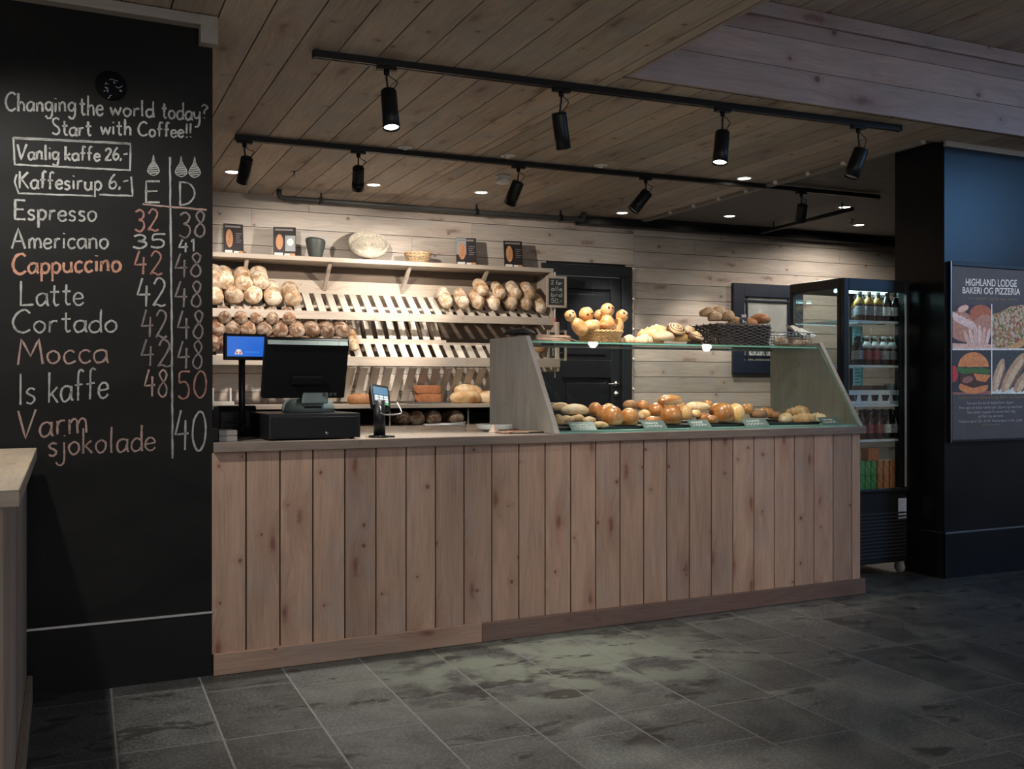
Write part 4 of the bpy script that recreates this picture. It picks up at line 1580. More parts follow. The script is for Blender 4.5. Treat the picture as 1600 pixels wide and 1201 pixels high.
LM['brick'] = brick_mesh('rye_brick', 0.112, 0.055, 0.034, BR['brick'])
mb = MB()
mb.box(-0.16, 0.16, -0.10, 0.10, 0.0, 0.006)
mb.box(-0.16, 0.16, -0.10, -0.094, 0.006, 0.014)
mb.box(-0.16, 0.16, 0.094, 0.10, 0.006, 0.014)
tag(mb.build('baking_tray', MT['steel_dark'], None, tloc(669, 629, -0.36, ZTB), BA), 'dull metal tray under the two rye bricks on the table', 'tray')
inst('rye_brick', LM['brick'], 'lower reddish rye brick of the two stacked on the table tray', 'bread', tloc(669, 620, -0.36, ZTB + 0.0065), (0, 0, pi / 2 + BA + 0.03), 'stacked rye bricks')
inst('rye_brick', LM['brick'], 'upper reddish rye brick of the two stacked on the table tray', 'bread', tloc(668, 607, -0.355, ZTB + 0.0755), (0, 0, pi / 2 + BA - 0.02), 'stacked rye bricks')
LM['white'] = loaf_mesh('loaf', BR['white'], 0.135, 0.072, 0.060, 3.0, 51, 0.10, 0.72, slash=4)
inst('loaf', LM['white'], 'big pale white loaf at the front of the pile on the table', 'bread', tloc(727, 620, -0.40, ZTB), (0, 0, pi / 2 + BA + 0.1), 'white loaves on the table')
inst('loaf', LM['white'], 'golden white loaf lying on top at the back of the table pile', 'bread', tloc(731, 607, -0.28, ZTB + 0.060), (0.1, 0, pi / 2 + BA - 0.12), 'white loaves on the table', sc=0.9)
inst('loaf', LM['white'], 'pale white loaf on the table, nearest the display case end', 'bread', tloc(768, 618, -0.385, ZTB), (0, 0, BA + 1.2), 'white loaves on the table')
for i, px in enumerate((625, 648, 673, 707)):
    inst('loaf', LM['rye%d' % (i % 3)], 'shadowed loaf on the shelf under the table, %s from the card terminal' % ORD[i], 'bread', tloc(px, 655, -0.36, 0.8655), (0, 0, BA + random.uniform(-.1, .1)), 'loaves under the table', sc=1.12)
# white tray frame on the table
q = BACK.onv(346, 620, -0.40)
ho = thing('white_holder', 'white upright paper holder on the table beside the chalkboard wall', 'holder', BACK.w(q[0], -0.40, ZTB), BA)
mb = MB()
mb.box(-0.085, 0.085, -0.05, 0.05, 0.0, 0.028)
mb.build('base', MT['paper_white'], ho, bevel=0.003)
for s_ in (-1, 1):
    mb = MB()
    mb.prism([(-0.04, 0.0285), (0.04, 0.0285), (0.03, 0.125), (-0.02, 0.125)], 0, s_ * 0.062 - 0.006, s_ * 0.062 + 0.006)
    mb.build('upright', MT['paper_white'], ho)

# ================================================================ THINGS ON THE TOP BOARD
ZSH = 2.1565


def card(px0, px1, pyt, pyb, kind, label, yaw=0.0, v=-0.2):
    a = BACK.onv(px0, pyb, v)
    b = BACK.onv(px1, pyb, v)
    t_ = BACK.onv((px0 + px1) / 2, pyt, v)
    w_, h_ = (b[0] - a[0]) * 0.5, t_[2] - ZSH
    o = thing('display_card', label, 'card', BACK.w((a[0] + b[0]) / 2, v, ZSH), BA + yaw, 'bread cards on the top board')
    lean = Matrix.Rotation(radians(-9), 4, 'X')
    mb = MB()
    mb.box(-w_, w_, 0, 0.003, 0.002, h_, M=lean)
    mb.box(-w_, w_, -0.004, 0.055, 0.0, 0.002)
    mb.build('holder', plain('smoky acrylic', (0.035, 0.032, 0.035), 0.25), o)
    mb = MB()
    def R(x0_, x1_, z0_, z1_, m_, y_):
        mb.add([(x0_ * w_, y_, z0_ * h_), (x1_ * w_, y_, z0_ * h_), (x1_ * w_, y_, z1_ * h_), (x0_ * w_, y_, z1_ * h_)], [(0, 1, 2, 3)], mat=m_, M=lean)
    def E(cx_, cz_, rx_, rz_, m_, y_, rot_=0):
        V = []
        for k in range(18):
            c_, s_ = cos(2 * pi * k / 18) * rx_, sin(2 * pi * k / 18) * rz_
            V.append(((cx_ + c_ * cos(rot_) - s_ * sin(rot_)) * w_, y_, (cz_ + c_ * sin(rot_) * .7 + s_ * cos(rot_)) * h_))
        mb.add(V, [tuple(range(18))], mat=m_, M=lean)
    R(-0.98, 0.98, 0.02, 0.99, 0, -0.001)
    R(-0.85, 0.75, 0.88, 0.94, 3, -0.0016)
    if kind != 2:
        E(-0.42, 0.52, 0.36, 0.30, 1, -0.0015, 0.15)
        for k in range(4):
            E(-0.46 + 0.04 * k, 0.36 + k * 0.1, 0.24, 0.016, 4, -0.002, 0.4)
    else:
        E(-0.45, 0.50, 0.32, 0.26, 1, -0.0015, 0.0)
        R(0.05, 0.95, 0.20, 0.72, 5, -0.0014)
        E(0.5, 0.50, 0.3, 0.12, 2, -0.0018)
    if kind == 3:
        R(-0.98, 0.0, 0.4, 0.98, 5, -0.0013)
    for k in range(5 if kind != 2 else 0):
        R(0.25, 0.85 - 0.12 * (k % 3), 0.68 - k * 0.07, 0.70 - k * 0.07, 3, -0.0016)
    R(-0.9, -0.15, 0.04, 0.14, 2, -0.0017)
    R(0.0, 0.55, 0.06, 0.12, 2, -0.0017)
    E(0.7, 0.08, 0.25, 0.05, 1, -0.0019)
    mb.build('print', [plain('card black', (0.020, 0.016, 0.018), 0.35), plain('card loaf', (0.50, 0.25, 0.13), 0.4), plain('card white', (0.75, 0.74, 0.72), 0.4), plain('card grey text', (0.22, 0.20, 0.20), 0.4), plain('card crust', (0.30, 0.12, 0.05), 0.4), plain('card grey', (0.28, 0.31, 0.34), 0.35)], o)


card(350, 381, 348, 392, 1, 'dark bread card on the top board, nearest the chalkboard wall', 0.05)
card(427, 462, 353, 397, 2, 'dark bread card on the top board beside the grey vase', -0.18)
card(714, 744, 370, 412, 3, 'dark bread card with pale corner beside the small wicker basket', -0.2)
card(789, 817, 375, 416, 1, 'dark bread card standing nearest the door end of the top board', -0.1)
q = BACK.onv(493, 400, -0.2)
mb = MB()
prof = []
def vase(a, b):
    w_ = 2 * pi * a
    r = 0.046 + 0.034 * b ** 0.8
    z = b * (0.145 + 0.012 * cos(w_ + 2.4) * b)
    if b > 0.93:
        r -= 0.006
    return (r * cos(w_), r * sin(w_), z)
mb.grid(vase, 28, 12, closed_u=True)
mb.add([(0.046 * cos(2 * pi * k / 28), 0.046 * sin(2 * pi * k / 28), 0.002) for k in range(28)], [tuple(range(28))])
ob = mb.build('vase', plain('dark grey glaze', (0.055, 0.065, 0.062), 0.5), None, BACK.w(q[0], -0.2, ZSH))
sd = ob.modifiers.new('solid', 'SOLIDIFY')
sd.thickness = 0.006
tag(ob, 'dark grey wavy-rimmed vase on the top board', 'vase')


def coil_tray(loc, rot, R, label):
    o = thing('round_tray', label, 'tray', loc, 0, None, rot)
    mb = MB()
    mb.lathe([(0, 0.0), (R * 0.97, 0.0), (R, 0.012), (R, 0.050), (R * 0.965, 0.054), (R * 0.93, 0.030), (R * 0.90, 0.016), (0, 0.014)], 48)
    mb.build('bowl', plain('pale coiled straw', (0.50, 0.46, 0.39), 0.8, var=0.3, vs=60), o)
    mb = MB()
    for k in range(9):
        r = R * (0.1 + 0.088 * k)
        mb.tube([(r * cos(2 * pi * j / 40), r * sin(2 * pi * j / 40), 0.015) for j in range(40)], 0.006, 6, closed=True)
    mb.build('coils', plain('straw coils', (0.52, 0.48, 0.41), 0.8, var=0.3, vs=50), o)
    return o


q = BACK.onv(573, 386, -0.13)
coil_tray(BACK.w(q[0], -0.175, ZSH + 0.112), (radians(41), radians(5), -0.26), 0.158, 'round pale coiled straw tray leaning against the wall on the top board')


def round_basket(name, label, loc, rb, rt, h, mat, nr=7, stakes=22, rz=0.0, amp=0.004, tr=0.0042, group=None):
    o = thing(name, label, 'basket', loc, rz, group)
    mb = MB()
    seg = stakes * 2
    for k in range(nr):
        f = (k + 0.5) / nr
        r = rb + (rt - rb) * f
        mb.tube([((r + amp * (1 if (j + k) % 2 else -1)) * cos(2 * pi * j / seg), (r + amp * (1 if (j + k) % 2 else -1)) * sin(2 * pi * j / seg), h * f) for j in range(seg)], min(tr, h / nr * 0.62), 6, closed=True)
    mb.build('weave', mat, o)
    mb = MB()
    for j in range(stakes):
        a = 2 * pi * (j + 0.25) / stakes
        mb.tube([(rb * cos(a), rb * sin(a), 0.002), (rt * cos(a), rt * sin(a), h)], 0.0032, 5)
    mb.lathe([(0, 0.0), (rb, 0.0), (rb, 0.005), (0, 0.005)], 24)
    mb.build('stakes', mat, o)
    mb = MB()
    for q_ in range(2):
        seg = 60
        mb.tube([((rt + 0.004 * cos(j * 2 * pi / seg * 15 + q_ * pi)) * cos(2 * pi * j / seg), (rt + 0.004 * cos(j * 2 * pi / seg * 15 + q_ * pi)) * sin(2 * pi * j / seg), h + 0.004 * sin(j * 2 * pi / seg * 15 + q_ * pi)) for j in range(seg)], 0.0055, 6, closed=True)
    mb.build('rim', mat, o)
    return o


MT['wicker'] = plain('honey wicker', (0.62, 0.38, 0.17), 0.55, var=0.3, vs=60)
MT['wicker_pale'] = plain('pale wicker', (0.52, 0.37, 0.22), 0.6, var=0.3, vs=60)
q = BACK.onv(653, 408, -0.19)
round_basket('wicker_basket', 'small pale empty wicker basket on the top board', BACK.w(q[0], -0.19, ZSH), 0.078, 0.106, 0.082, MT['wicker_pale'], 7, 18)

# ---- two little chalk signs hanging from the rack end
MT['slate_sign'] = plain('sign slate', (0.03, 0.038, 0.038), 0.6)
vs_ = -0.385


def hang_sign(px0, px1, py0, py1, rows, label):
    a, b = BACK.onv(px0, py1, vs_), BACK.onv(px1, py0, vs_)
    w_, h_ = (b[0] - a[0]) / 2, (b[2] - a[2]) / 2
    o = thing('chalk_sign', label, 'sign', BACK.w((a[0] + b[0]) / 2, vs_, (a[2] + b[2]) / 2), BA, 'chalk signs hanging at the rack end')
    fw_ = 0.020
    mb = MB()
    for x0_, x1_, z0_, z1_ in ((-w_, -w_ + fw_, -h_, h_), (w_ - fw_, w_, -h_, h_), (-w_ + fw_, w_ - fw_, -h_, -h_ + fw_), (-w_ + fw_, w_ - fw_, h_ - fw_, h_)):
        mb.box(x0_, x1_, -0.008, 0.008, z0_, z1_)
    mb.build('frame', MT['shelf_wood'], o, bevel=0.0015)
    mb = MB()
    mb.box(-w_ + fw_, w_ - fw_, -0.003, 0.004, -h_ + fw_, h_ - fw_)
    mb.build('slate', MT['slate_sign'], o)
    n_ = len(rows)
    for i, tx in enumerate(rows):
        mb = MB()
        W_, st = word_strokes(tx)
        top = h_ - fw_ - 0.012
        rh = (2 * h_ - 2 * fw_ - 0.02) / n_
        for s_ in st:
            mb.ribbon([(-0.7 * (w_ - fw_) + 1.4 * (w_ - fw_) * p_[0] / W_, top - (i + 1) * rh + 0.012 + p_[1] / 10 * rh * 0.66) for p_ in s_], 0.0038)
        mb.build('chalk_lettering', CH['b'], o, (0, -0.0042, 0))
    return o


hang_sign(853.5, 885, 432, 480, ['2 for', 'alle', 'brd', '50,-'], 'upper framed chalk sign hanging at the rack end beside the door')
hang_sign(855, 885, 516, 563, ['stk', '12,-'], 'lower framed chalk sign hanging at the rack end seen through the case')
a = BACK.onv(868, 424, vs_)
b = BACK.onv(867, 590, vs_)
cd = thing('sign_cord', 'pale hanging cord with a pink ribbon section carrying the chalk signs', 'cord', BACK.w(a[0], vs_ + 0.012, 0), BA)
mb = MB()
mb.tube([(0, 0.07, a[2] - 0.03), (0, 0.0, a[2] - 0.004), (0, 0, b[2])], 0.0055, 6)
mb.build('cord', MT['paper_white'], cd)
z0_, z1_ = BACK.onv(866, 517, vs_)[2], BACK.onv(866, 497, vs_)[2]
mb = MB()
mb.tube([(0, 0, z0_), (0, 0, z1_)], 0.0085, 8)
mb.build('pink_ribbon', MT['pink_tape'], cd)

# ================================================================ BREAD IN AND ON THE DISPLAY CASE
random.seed(77)
MT['tray'] = plain('dark baking tray', (0.035, 0.036, 0.038), 0.35, 0.6)


def unit_roll(name, mat, seed, p=2.3, flat=0.6, nz=0.06, slash=0, sl=0.1, el=1.0):
    return loaf_mesh(name, mat, 0.05 * el, 0.05, 0.05, p, seed, nz, flat, slash, 24, 15, sl)


RM = {}
for i in range(3):
    RM['gold%d' % i] = unit_roll('roll', BR['gold'], 60 + i, nz=0.09)
    RM['seed%d' % i] = unit_roll('roll', BR['seed'], 70 + i, nz=0.24, flat=0.5)
RM['pale'] = unit_roll('roll', BR['pale'], 80)
RM['white'] = unit_roll('roll', BR['white'], 81)
RM['brown'] = unit_roll('roll', BR['brown'], 82, nz=0.10)
RM['cia'] = unit_roll('roll', BR['ciabatta'], 83, 2.6, 0.5, 0.10)
RM['split'] = loaf_mesh('split_bun', BR['gold'], 0.05, 0.05, 0.05, 2.6, 84, 0.05, 0.5, 1, 28, 19, 0.25)
RM['twist'] = loaf_mesh('twist', BR['pastry'], 0.05, 0.05, 0.05, 2.2, 85, 0.16, 0.5, 5, 28, 25, 0.22)


def croissant_mesh(name, mat, seed=0, bend=1.5):
    mb = MB()

    def fn(a, b):
        t = -1 + 2 * b
        th = t * bend
        R = 0.05
        c = Vector((R * sin(th), R * (1 - cos(th)), 0))
        nrm = Vector((sin(th), -cos(th), 0))
        r = 0.026 * max(0.0, 1 - abs(t) ** 2.2) ** 0.62 + 0.004 * (1 - abs(t))
        ph = (abs(t) * 4.2) % 1.0
        r *= 1 + 0.38 * (0.5 - ph) * (1 - abs(t) * 0.5)
        r *= 1 + 0.08 * mnoise.noise(Vector((t * 5 + seed, cos(a * 6.28) * 2, sin(a * 6.28) * 2)))
        w_ = 2 * pi * a
        q = c + nrm * (r * 1.05 * cos(w_)) + Vector((0, 0, r * sin(w_)))
        q.z = max(q.z, -0.012)
        q.z += 0.012
        return tuple(q)
    mb.grid(fn, 18, 41, closed_u=True)
    return mb.mesh(name, mat)


RM['cro'] = croissant_mesh('croissant', BR['croissant'])
RM['cro2'] = croissant_mesh('croissant', BR['pastry'], 4, 1.1)


def item(key, px, py, rxp, ryp, v, label, cat, group, yaw=0.0, tilt=0.0, zfloor=None, name=None, along=None, el=1.0):
    """roll seen centred at (px, py) with half sizes in pixels, standing at depth v"""
    p_ = CTR.onv(px, py, v)
    w_ = CTR.w(*p_)
    d = w_[0] * sin(YAW) + w_[1] * cos(YAW)
    s_ = d / FPX
    sx, sz = 1.08 * rxp * s_ / 0.05, 1.08 * ryp * s_ / 0.05
    me = RM[key]
    base = me.get('flat', 0.6) * 0.05
    z_ = p_[2] - 0.8 * ryp * s_
    if zfloor is not None:
        z_ = max(z_, zfloor)
    return inst(name or 'roll', me, label, cat, CTR.w(p_[0], v, z_), (0, tilt, CA + yaw), group, None, (sx, (sx + sz) / 2 * el, sz))


# trays
for i, (p0, p1, vf, nm) in enumerate(((874, 934, 0.10, 'dark tray under the seeded buns nearest the left case end'), (937, 1004, 0.10, 'dark tray under the golden rolls beside the seeded buns'),
                                      (1009, 1074, 0.10, 'dark tray under the big glossy roll in the middle of the case'), (1078, 1164, 0.10, 'dark tray under the golden rolls and pale twist'),
                                      (1170, 1280, 0.14, 'dark tray under the croissants at the fridge end of the case'))):
    a, e = CTR.onv(p0, 670, vf)[0], CTR.onv(p1, 665, vf)[0]
    mb = MB()
    dd = 0.46
    mb.box(a, e, vf, vf + dd, ZC, ZC + 0.004)
    for q in ((a, a + 0.006, vf, vf + dd), (e - 0.006, e, vf, vf + dd), (a, e, vf, vf + 0.006), (a, e, vf + dd - 0.006, vf + dd)):
        mb.box(*q, ZC + 0.004, ZC + 0.014)
    tag(mb.build('tray', MT['tray'], None, C0, CA), nm, 'tray', 'dark trays in the display case')
ZR = ZC + 0.0045
# seeded and floury buns nearest the case end
gs = 'seeded and floury buns'
S_ = [('cia', 876, 635, 13, 8, .42, 0.2, 'floury grey bun lying at the back against the near case end'),
      ('cia', 898, 639, 20, 10, .32, -0.1, 'long smooth floury bun on top of the seeded buns'),
      ('seed0', 873, 655, 8, 10, .18, 0, 'seeded bun pressed against the case end behind the glass'),
      ('seed1', 887, 654, 11, 7, .25, .3, 'seeded bun beneath the long floury bun, nearest the case end'),
      ('seed2', 903, 653, 11, 7, .27, .1, 'seeded bun beneath the long floury bun, above the first price card'),
      ('seed0', 921, 656, 11, 7, .22, .5, 'seeded bun between the first price card and the golden rolls'),
      ('seed1', 939, 663, 12, 6.5, .13, .1, 'seeded bun lying in front of the first golden rolls')]
for k, px, py, rx, ry, v, yw, lb in S_:
    item(k, px, py, rx, ry, v, lb, 'bread roll', gs, yw, 0, ZR)
gg = 'golden rolls'
G_ = [('gold0', 930, 640, 9, 12, .40, .2, 'small dark golden roll at the back beside the floury bun'),
      ('gold1', 944, 645, 11, 14, .28, -.3, 'dark golden roll half hidden behind the tall golden roll'),
      ('pale', 951, 637, 9, 8, .42, 0, 'pale roll showing at the back between two golden rolls'),
      ('gold2', 957, 650, 15, 17, .18, .2, 'tall golden roll with a pale shining side'),
      ('brown', 985, 632, 11, 8, .42, 0, 'rough brown roll on top at the back of the golden rolls'),
      ('gold0', 983, 652, 12, 15, .20, .5, 'upright golden roll between the tall roll and the second price card'),
      ('gold1', 1004, 633, 9, 9, .42, .1, 'brown roll at the back above the second price card'),
      ('white', 1007, 648, 9, 9, .30, 0, 'small whitish roll just above the second price card'),
      ('gold2', 1026, 640, 13, 12, .36, .4, 'golden roll below and left of the split bun'),
      ('gold1', 1020, 657, 13, 8, .22, .1, 'low golden roll hidden behind the second price card'),
      ('split', 1047, 624, 20, 9.5, .34, 0, 'long split bun crowning the pile in the middle of the case'),
      ('gold0', 1049, 649, 16, 16, .20, .9, 'big round glossy golden roll under the split bun'),
      ('pale', 1070, 645, 10, 13, .30, .2, 'pale roll between the big glossy roll and the third price card'),
      ('gold2', 1034, 634, 9, 9, .44, .2, 'roll at the back under the end of the split bun'),
      ('gold0', 1062, 636, 9, 8, .44, .7, 'roll at the back under the middle of the split bun'),
      ('twist', 1091, 634, 19, 8, .36, -.2, 'pale sugared twist on the pile above the third price card'),
      ('pale', 1087, 646, 8, 7, .30, 0, 'small pale roll under the sugared twist'),
      ('gold1', 1106, 633, 8, 9, .42, .1, 'pinkish roll behind the end of the sugared twist'),
      ('gold2', 1100, 652, 12, 8, .30, .1, 'golden roll behind the third price card'),
      ('gold0', 1113, 655, 9, 7, .18, .3, 'small smooth roll beside the third price card'),
      ('gold1', 1121, 641, 11, 13, .36, .3, 'dark golden roll behind the tall roll of the fourth pile'),
      ('gold2', 1131, 645, 13, 17, .24, .6, 'tall golden roll of the fourth pile with a folded top'),
      ('pale', 1150, 645, 11, 17, .22, .2, 'tall pale roll at the end of the fourth pile'),
      ('gold0', 1168, 639, 9, 9, .36, .2, 'round golden roll behind the fourth price card'),
      ('brown', 1185, 646, 14, 8, .34, .2, 'reddish brown roll behind the fourth price card'),
      ('gold1', 1197, 644, 12, 9, .42, .2, 'reddish roll at the back behind the croissants'),
      ('brown', 1210, 648, 11, 7, .40, .2, 'low reddish roll between the fourth price card and the croissants')]
for k, px, py, rx, ry, v, yw, lb in G_:
    item(k, px, py, rx, ry, v, lb, 'bread roll', gg, yw, 0, ZR, 'split_bun' if k == 'split' else 'pastry_twist' if k == 'twist' else 'roll', el=0.7 if k in ('split', 'twist') else 1.0)


def crois(key, px, py, v, sc, label, group, yaw, z, tilt=0.0, name='croissant'):
    p_ = CTR.onv(px, py, v)
    return inst(name, RM[key], label, 'croissant', CTR.w(p_[0], v, z), (tilt, 0, CA + yaw), group, None, sc)


gc = 'croissants in the display case'
crois('cro2', 1228, 645, .26, 1.15, 'pale twisted croissant at the near end of the croissant tray', gc, 0.9, ZR + 0.006)
crois('cro', 1256, 650, .22, 1.35, 'long pale croissant at the front of the croissant tray', gc, -0.1, ZR)
crois('cro2', 1278, 642, .30, 1.15, 'pale croissant at the fridge end of the croissant tray', gc, -1.0, ZR + 0.004)
crois('cro', 1250, 638, .30, 1.25, 'golden croissant lying on top of the croissant pile', gc, 0.05, ZR + 0.042)
crois('cro', 1240, 650, .36, 1.2, 'croissant at the back, mostly hidden beneath the top croissant', gc, 0.3, ZR)


# price cards
MT['price_card'] = plain('greenish black price card', (0.11, 0.15, 0.14), 0.3)
for i, (p0, p1, py) in enumerate(((894, 934, 671), (1008, 1044, 668), (1081, 1113, 665), (1166, 1204, 661), (1287, 1316, 659))):
    v = 0.055
    a, e = CTR.onv(p0, py, v), CTR.onv(p1, py, v)
    w_ = (e[0] - a[0]) / 2
    o = thing('price_card', ['price card in front of the seeded buns nearest the case end', 'second price card from the near case end, under the whitish roll',
                             'price card in front of the sugared twist', 'price card in front of the reddish rolls', 'price card standing alone beside the croissants at the fridge end'][i],
              'price card', CTR.w((a[0] + e[0]) / 2, v, ZC), CA, 'price cards in the display case')
    Mx = Matrix.Rotation(radians(-48), 4, 'X')
    mb = MB()
    mb.box(-w_, w_, 0, 0.003, 0.002, 0.062, M=Mx)
    mb.box(-w_, w_, -0.002, 0.045, 0.0, 0.002)
    mb.build('card', MT['price_card'], o)
    mb = MB()
    for r in range(2):
        pts = []
        for k in range(16):
            pts.append((-w_ * 0.75 + w_ * 1.4 * k / 15 * (1 if r else 0.8), 0.042 - r * 0.020 + 0.006 * sin(k * 2.1 + i * 1.3 + r) + random.uniform(-.003, .003)))
        mb.ribbon(spline(pts, 4), 0.0034)
    mb.build('chalk_scribble', CH['b'], o, tuple(Mx @ Vector((0, -0.0006, 0))), rot=(radians(-48), 0, 0))

# ---- on the glass shelf
mb = MB()
for k in range(7):
    mb.box(-0.105 + random.uniform(-.006, .006), 0.105 + random.uniform(-.006, .006), -0.07, 0.07, 0.0007 + k * 0.0058, 0.0007 + k * 0.0058 + 0.0045, k % 2, M=Matrix.Rotation(random.uniform(-.06, .06), 4, 'Z'))
q = CTR.onv(842, 530, 0.56)
tag(mb.build('paper_bag_stack', [plain('brown paper bag', (0.36, 0.24, 0.17), 0.8), plain('pale paper bag', (0.50, 0.38, 0.29), 0.8)], None, CTR.w(q[0] + 0.05, 0.56, ZS), CA), 'flat stack of brown paper bags on the near end of the glass shelf', 'paper bags')
mb = MB()
def hump(a, b):
    return ((a - 0.5) * 0.12, (b - 0.5) * 0.20, 0.0004 + 0.032 * max(0, 1 - (2 * a - 1) ** 2) ** .7 * max(0, 1 - (2 * b - 1) ** 4) ** .5)
mb.grid(hump, 13, 9)
q = CTR.onv(806, 528, 0.5)
tag(mb.build('glove', plain('black knit', (0.012, 0.012, 0.012), 0.9), None, CTR.w(q[0] + 0.06, 0.58, ZS + 0.0452), CA), 'crumpled black cloth lying on the paper bags at the case end', 'cloth')
q = CTR.onv(893, 528, 0.45)
mb = MB()
mb.box(-0.05, 0.05, -0.012, 0.012, 0.0, 0.002, M=Matrix.Translation((0, 0, 0.015)) @ Matrix.Rotation(radians(14), 4, 'Y'))
tag(mb.build('paper_slip', MT['paper_brown'], None, CTR.w(q[0], 0.45, ZS), CA), 'thin paper slip leaning beside the basket of bread figures', 'paper')

q = CTR.onv(938, 531, 0.50)
BX = (q[0], 0.50)
round_basket('wicker_basket', 'honey coloured wicker basket filled with bread figures on the glass shelf', CTR.w(*BX, ZS + 0.0005), 0.092, 0.118, 0.062, MT['wicker'], 7, 26)


def figure_mesh(name, mat, s):
    mb = MB()
    prof = [(0, 0)] + [(0.036 * sin(min(1, k / 10) * pi * 0.9 + 0.2) ** 0.8 + 0.004, 0.012 * k) for k in range(0, 11)]
    prof = [(0.001, 0.0), (0.022, 0.004), (0.034, 0.02), (0.038, 0.045), (0.036, 0.07), (0.030, 0.088), (0.022, 0.100), (0.022, 0.106), (0.028, 0.116), (0.031, 0.130), (0.028, 0.146), (0.018, 0.158), (0.001, 0.163)]
    pr = spline(prof, 3)
    mb.lathe([(max(r, .0005), z) for r, z in pr], 20, wob=lambda i, k: 1 + 0.05 * mnoise.noise(Vector((i * .3 + s, cos(k * .314) * 1.5, sin(k * .314) * 1.5))))
    return mb.mesh(name, mat)


BR['figure'] = bread('bread figure crust', (0.36, 0.15, 0.04), (0.56, 0.30, 0.11), (0.72, 0.50, 0.26), 0.0, 0.4, 0.0, 10, 0.3)
FM = [figure_mesh('bread_figure', BR['figure'], 3), figure_mesh('bread_figure', BR['pale'], 9)]
EYE_M = plain('raisin', (0.02, 0.012, 0.01), 0.4)


def bread_figure(px, py, v, rot, sc, fm, label, eyes=True):
    """head centre seen at (px, py)"""
    p_ = Vector(CTR.onv(px, py, v))
    R_ = Euler(rot).to_matrix()
    base = p_ - R_ @ Vector((0, 0, 0.132 * sc))
    o = inst('bread_figure', FM[fm], label, 'bread figure', CTR.w(*base), (Matrix.Rotation(CA, 3, 'Z') @ R_).to_euler(), 'bread figures in the basket', None, sc)
    if eyes:
        mb = MB()
        mb.lathe([(0, 0), (0.0045, 0.001), (0.0048, 0.003), (0, 0.005)], 8)
        me = mb.mesh('raisin_eye', EYE_M)
        for s_ in (-1, 1):
            e = inst('raisin_eye', me, None, None, (s_ * 0.011, -0.0275, 0.138), (pi / 2, 0, 0), None, o)
    return o


bread_figure(891, 493, .47, (radians(-12), radians(-38), 0), 1.0, 0, 'bread figure leaning out of the basket towards the rack')
bread_figure(916, 491, .52, (radians(12), radians(-12), 0), 1.3, 1, 'big bread figure standing second from the rack in the basket')
bread_figure(937, 492, .57, (radians(15), 0, 0), 1.0, 1, 'bread figure half hidden at the back of the basket')
bread_figure(949, 484, .47, (radians(-4), radians(4), 0), 1.2, 0, 'tallest bread figure with a raisin eye in the middle of the basket')
bread_figure(972, 493, .50, (radians(0), radians(30), 0), 1.08, 1, 'bread figure with raisin eyes leaning out away from the rack', True)
item('gold1', 948, 508, 15, 8, .43, 'golden bun lying in front of the bread figures in the basket', 'bread roll', None, 0.1, 0.1)
item('pale', 925, 508, 14, 10, .45, 'pale bun lying in the basket in front of the big figure', 'bread roll', None, -0.2, -0.1)
item('gold0', 907, 512, 9, 8, .49, 'small golden bun at the rack side of the basket', 'bread roll', None, 0.3, 0)

gp = 'pastries on the glass shelf'
Z1 = ZS + 0.0005
crois('cro2', 983, 526, .48, 1.10, 'flat sugared croissant nearest the bread figure basket', gp, 0.25, Z1)
crois('cro2', 1006, 526, .44, 1.15, 'sugared croissant lying in front below the large croissant', gp, -0.1, Z1)
crois('cro', 1020, 520, .54, 1.5, 'croissant at the back under the large croissant', gp, 0.3, Z1)
crois('cro', 1027, 510, .50, 1.65, 'large golden croissant on top of the pastry pile', gp, 0.25, Z1 + 0.036)
item('white', 1037, 525, 16, 9, .44, 'pale sugared bun in front between croissant and cinnamon roll', 'pastry', gp, 0, 0, Z1, 'sugared_bun')


def cinnamon_roll(px, py, v, R, tilt, label, yaw=0.0):
    p_ = CTR.onv(px, py, v)
    o = thing('cinnamon_roll', label, 'pastry', CTR.w(p_[0], v, p_[2]), 0, gp, (radians(tilt), 0, CA + yaw))
    mb = MB()
    n_ = 70
    path, rr = [], []
    for k in range(n_):
        t_ = k / (n_ - 1)
        th = t_ * 2 * pi * 3.1
        r = R * (0.08 + 0.80 * t_)
        path.append((r * cos(th), r * sin(th), 0.012 * (1 - t_)))
        rr.append(R * 0.105)
    mb.tube(path, rr, 10)
    ob = mb.build('dough_spiral', BR['pastry'], o)
    ob.scale = (1, 1, 1.7)
    mb = MB()
    mb.lathe([(0, -0.018), (R * 0.85, -0.018), (R * 0.88, -0.002), (R * 0.80, 0.012), (0, 0.018)], 28)
    mb.build('cinnamon_filling', BR['cinnamon'], o)
    return o


cinnamon_roll(1056, 514, .45, 0.060, 38, 'cinnamon roll on top of the pastry pile showing its dark spiral')
cinnamon_roll(1087, 525, .42, 0.052, 28, 'cinnamon roll lying against the dark wicker basket', 0.4)
item('pale', 1064, 527, 17, 8, .48, 'bun under the upper cinnamon roll', 'pastry', gp, 0, 0, Z1, 'sugared_bun')
item('twist', 1076, 516, 9, 8, .45, 'small twisted bun beside the upper cinnamon roll', 'pastry', gp, 0.3, 0.4, None, 'pastry_twist')

# dark rectangular basket
MT['dark_wicker'] = plain('dark willow', (0.055, 0.045, 0.040), 0.6, var=0.5, vs=70)
a, e = CTR.onv(1121, 535, .40), CTR.onv(1204, 535, .40)
bw, bd, bh = (e[0] - a[0]), 0.30, 0.118
ub = (a[0] + e[0]) / 2
vb_ = 0.40 + bd / 2
o = thing('wicker_basket', 'dark rectangular willow basket of seeded rolls on the glass shelf', 'basket', CTR.w(ub, vb_, Z1), CA)


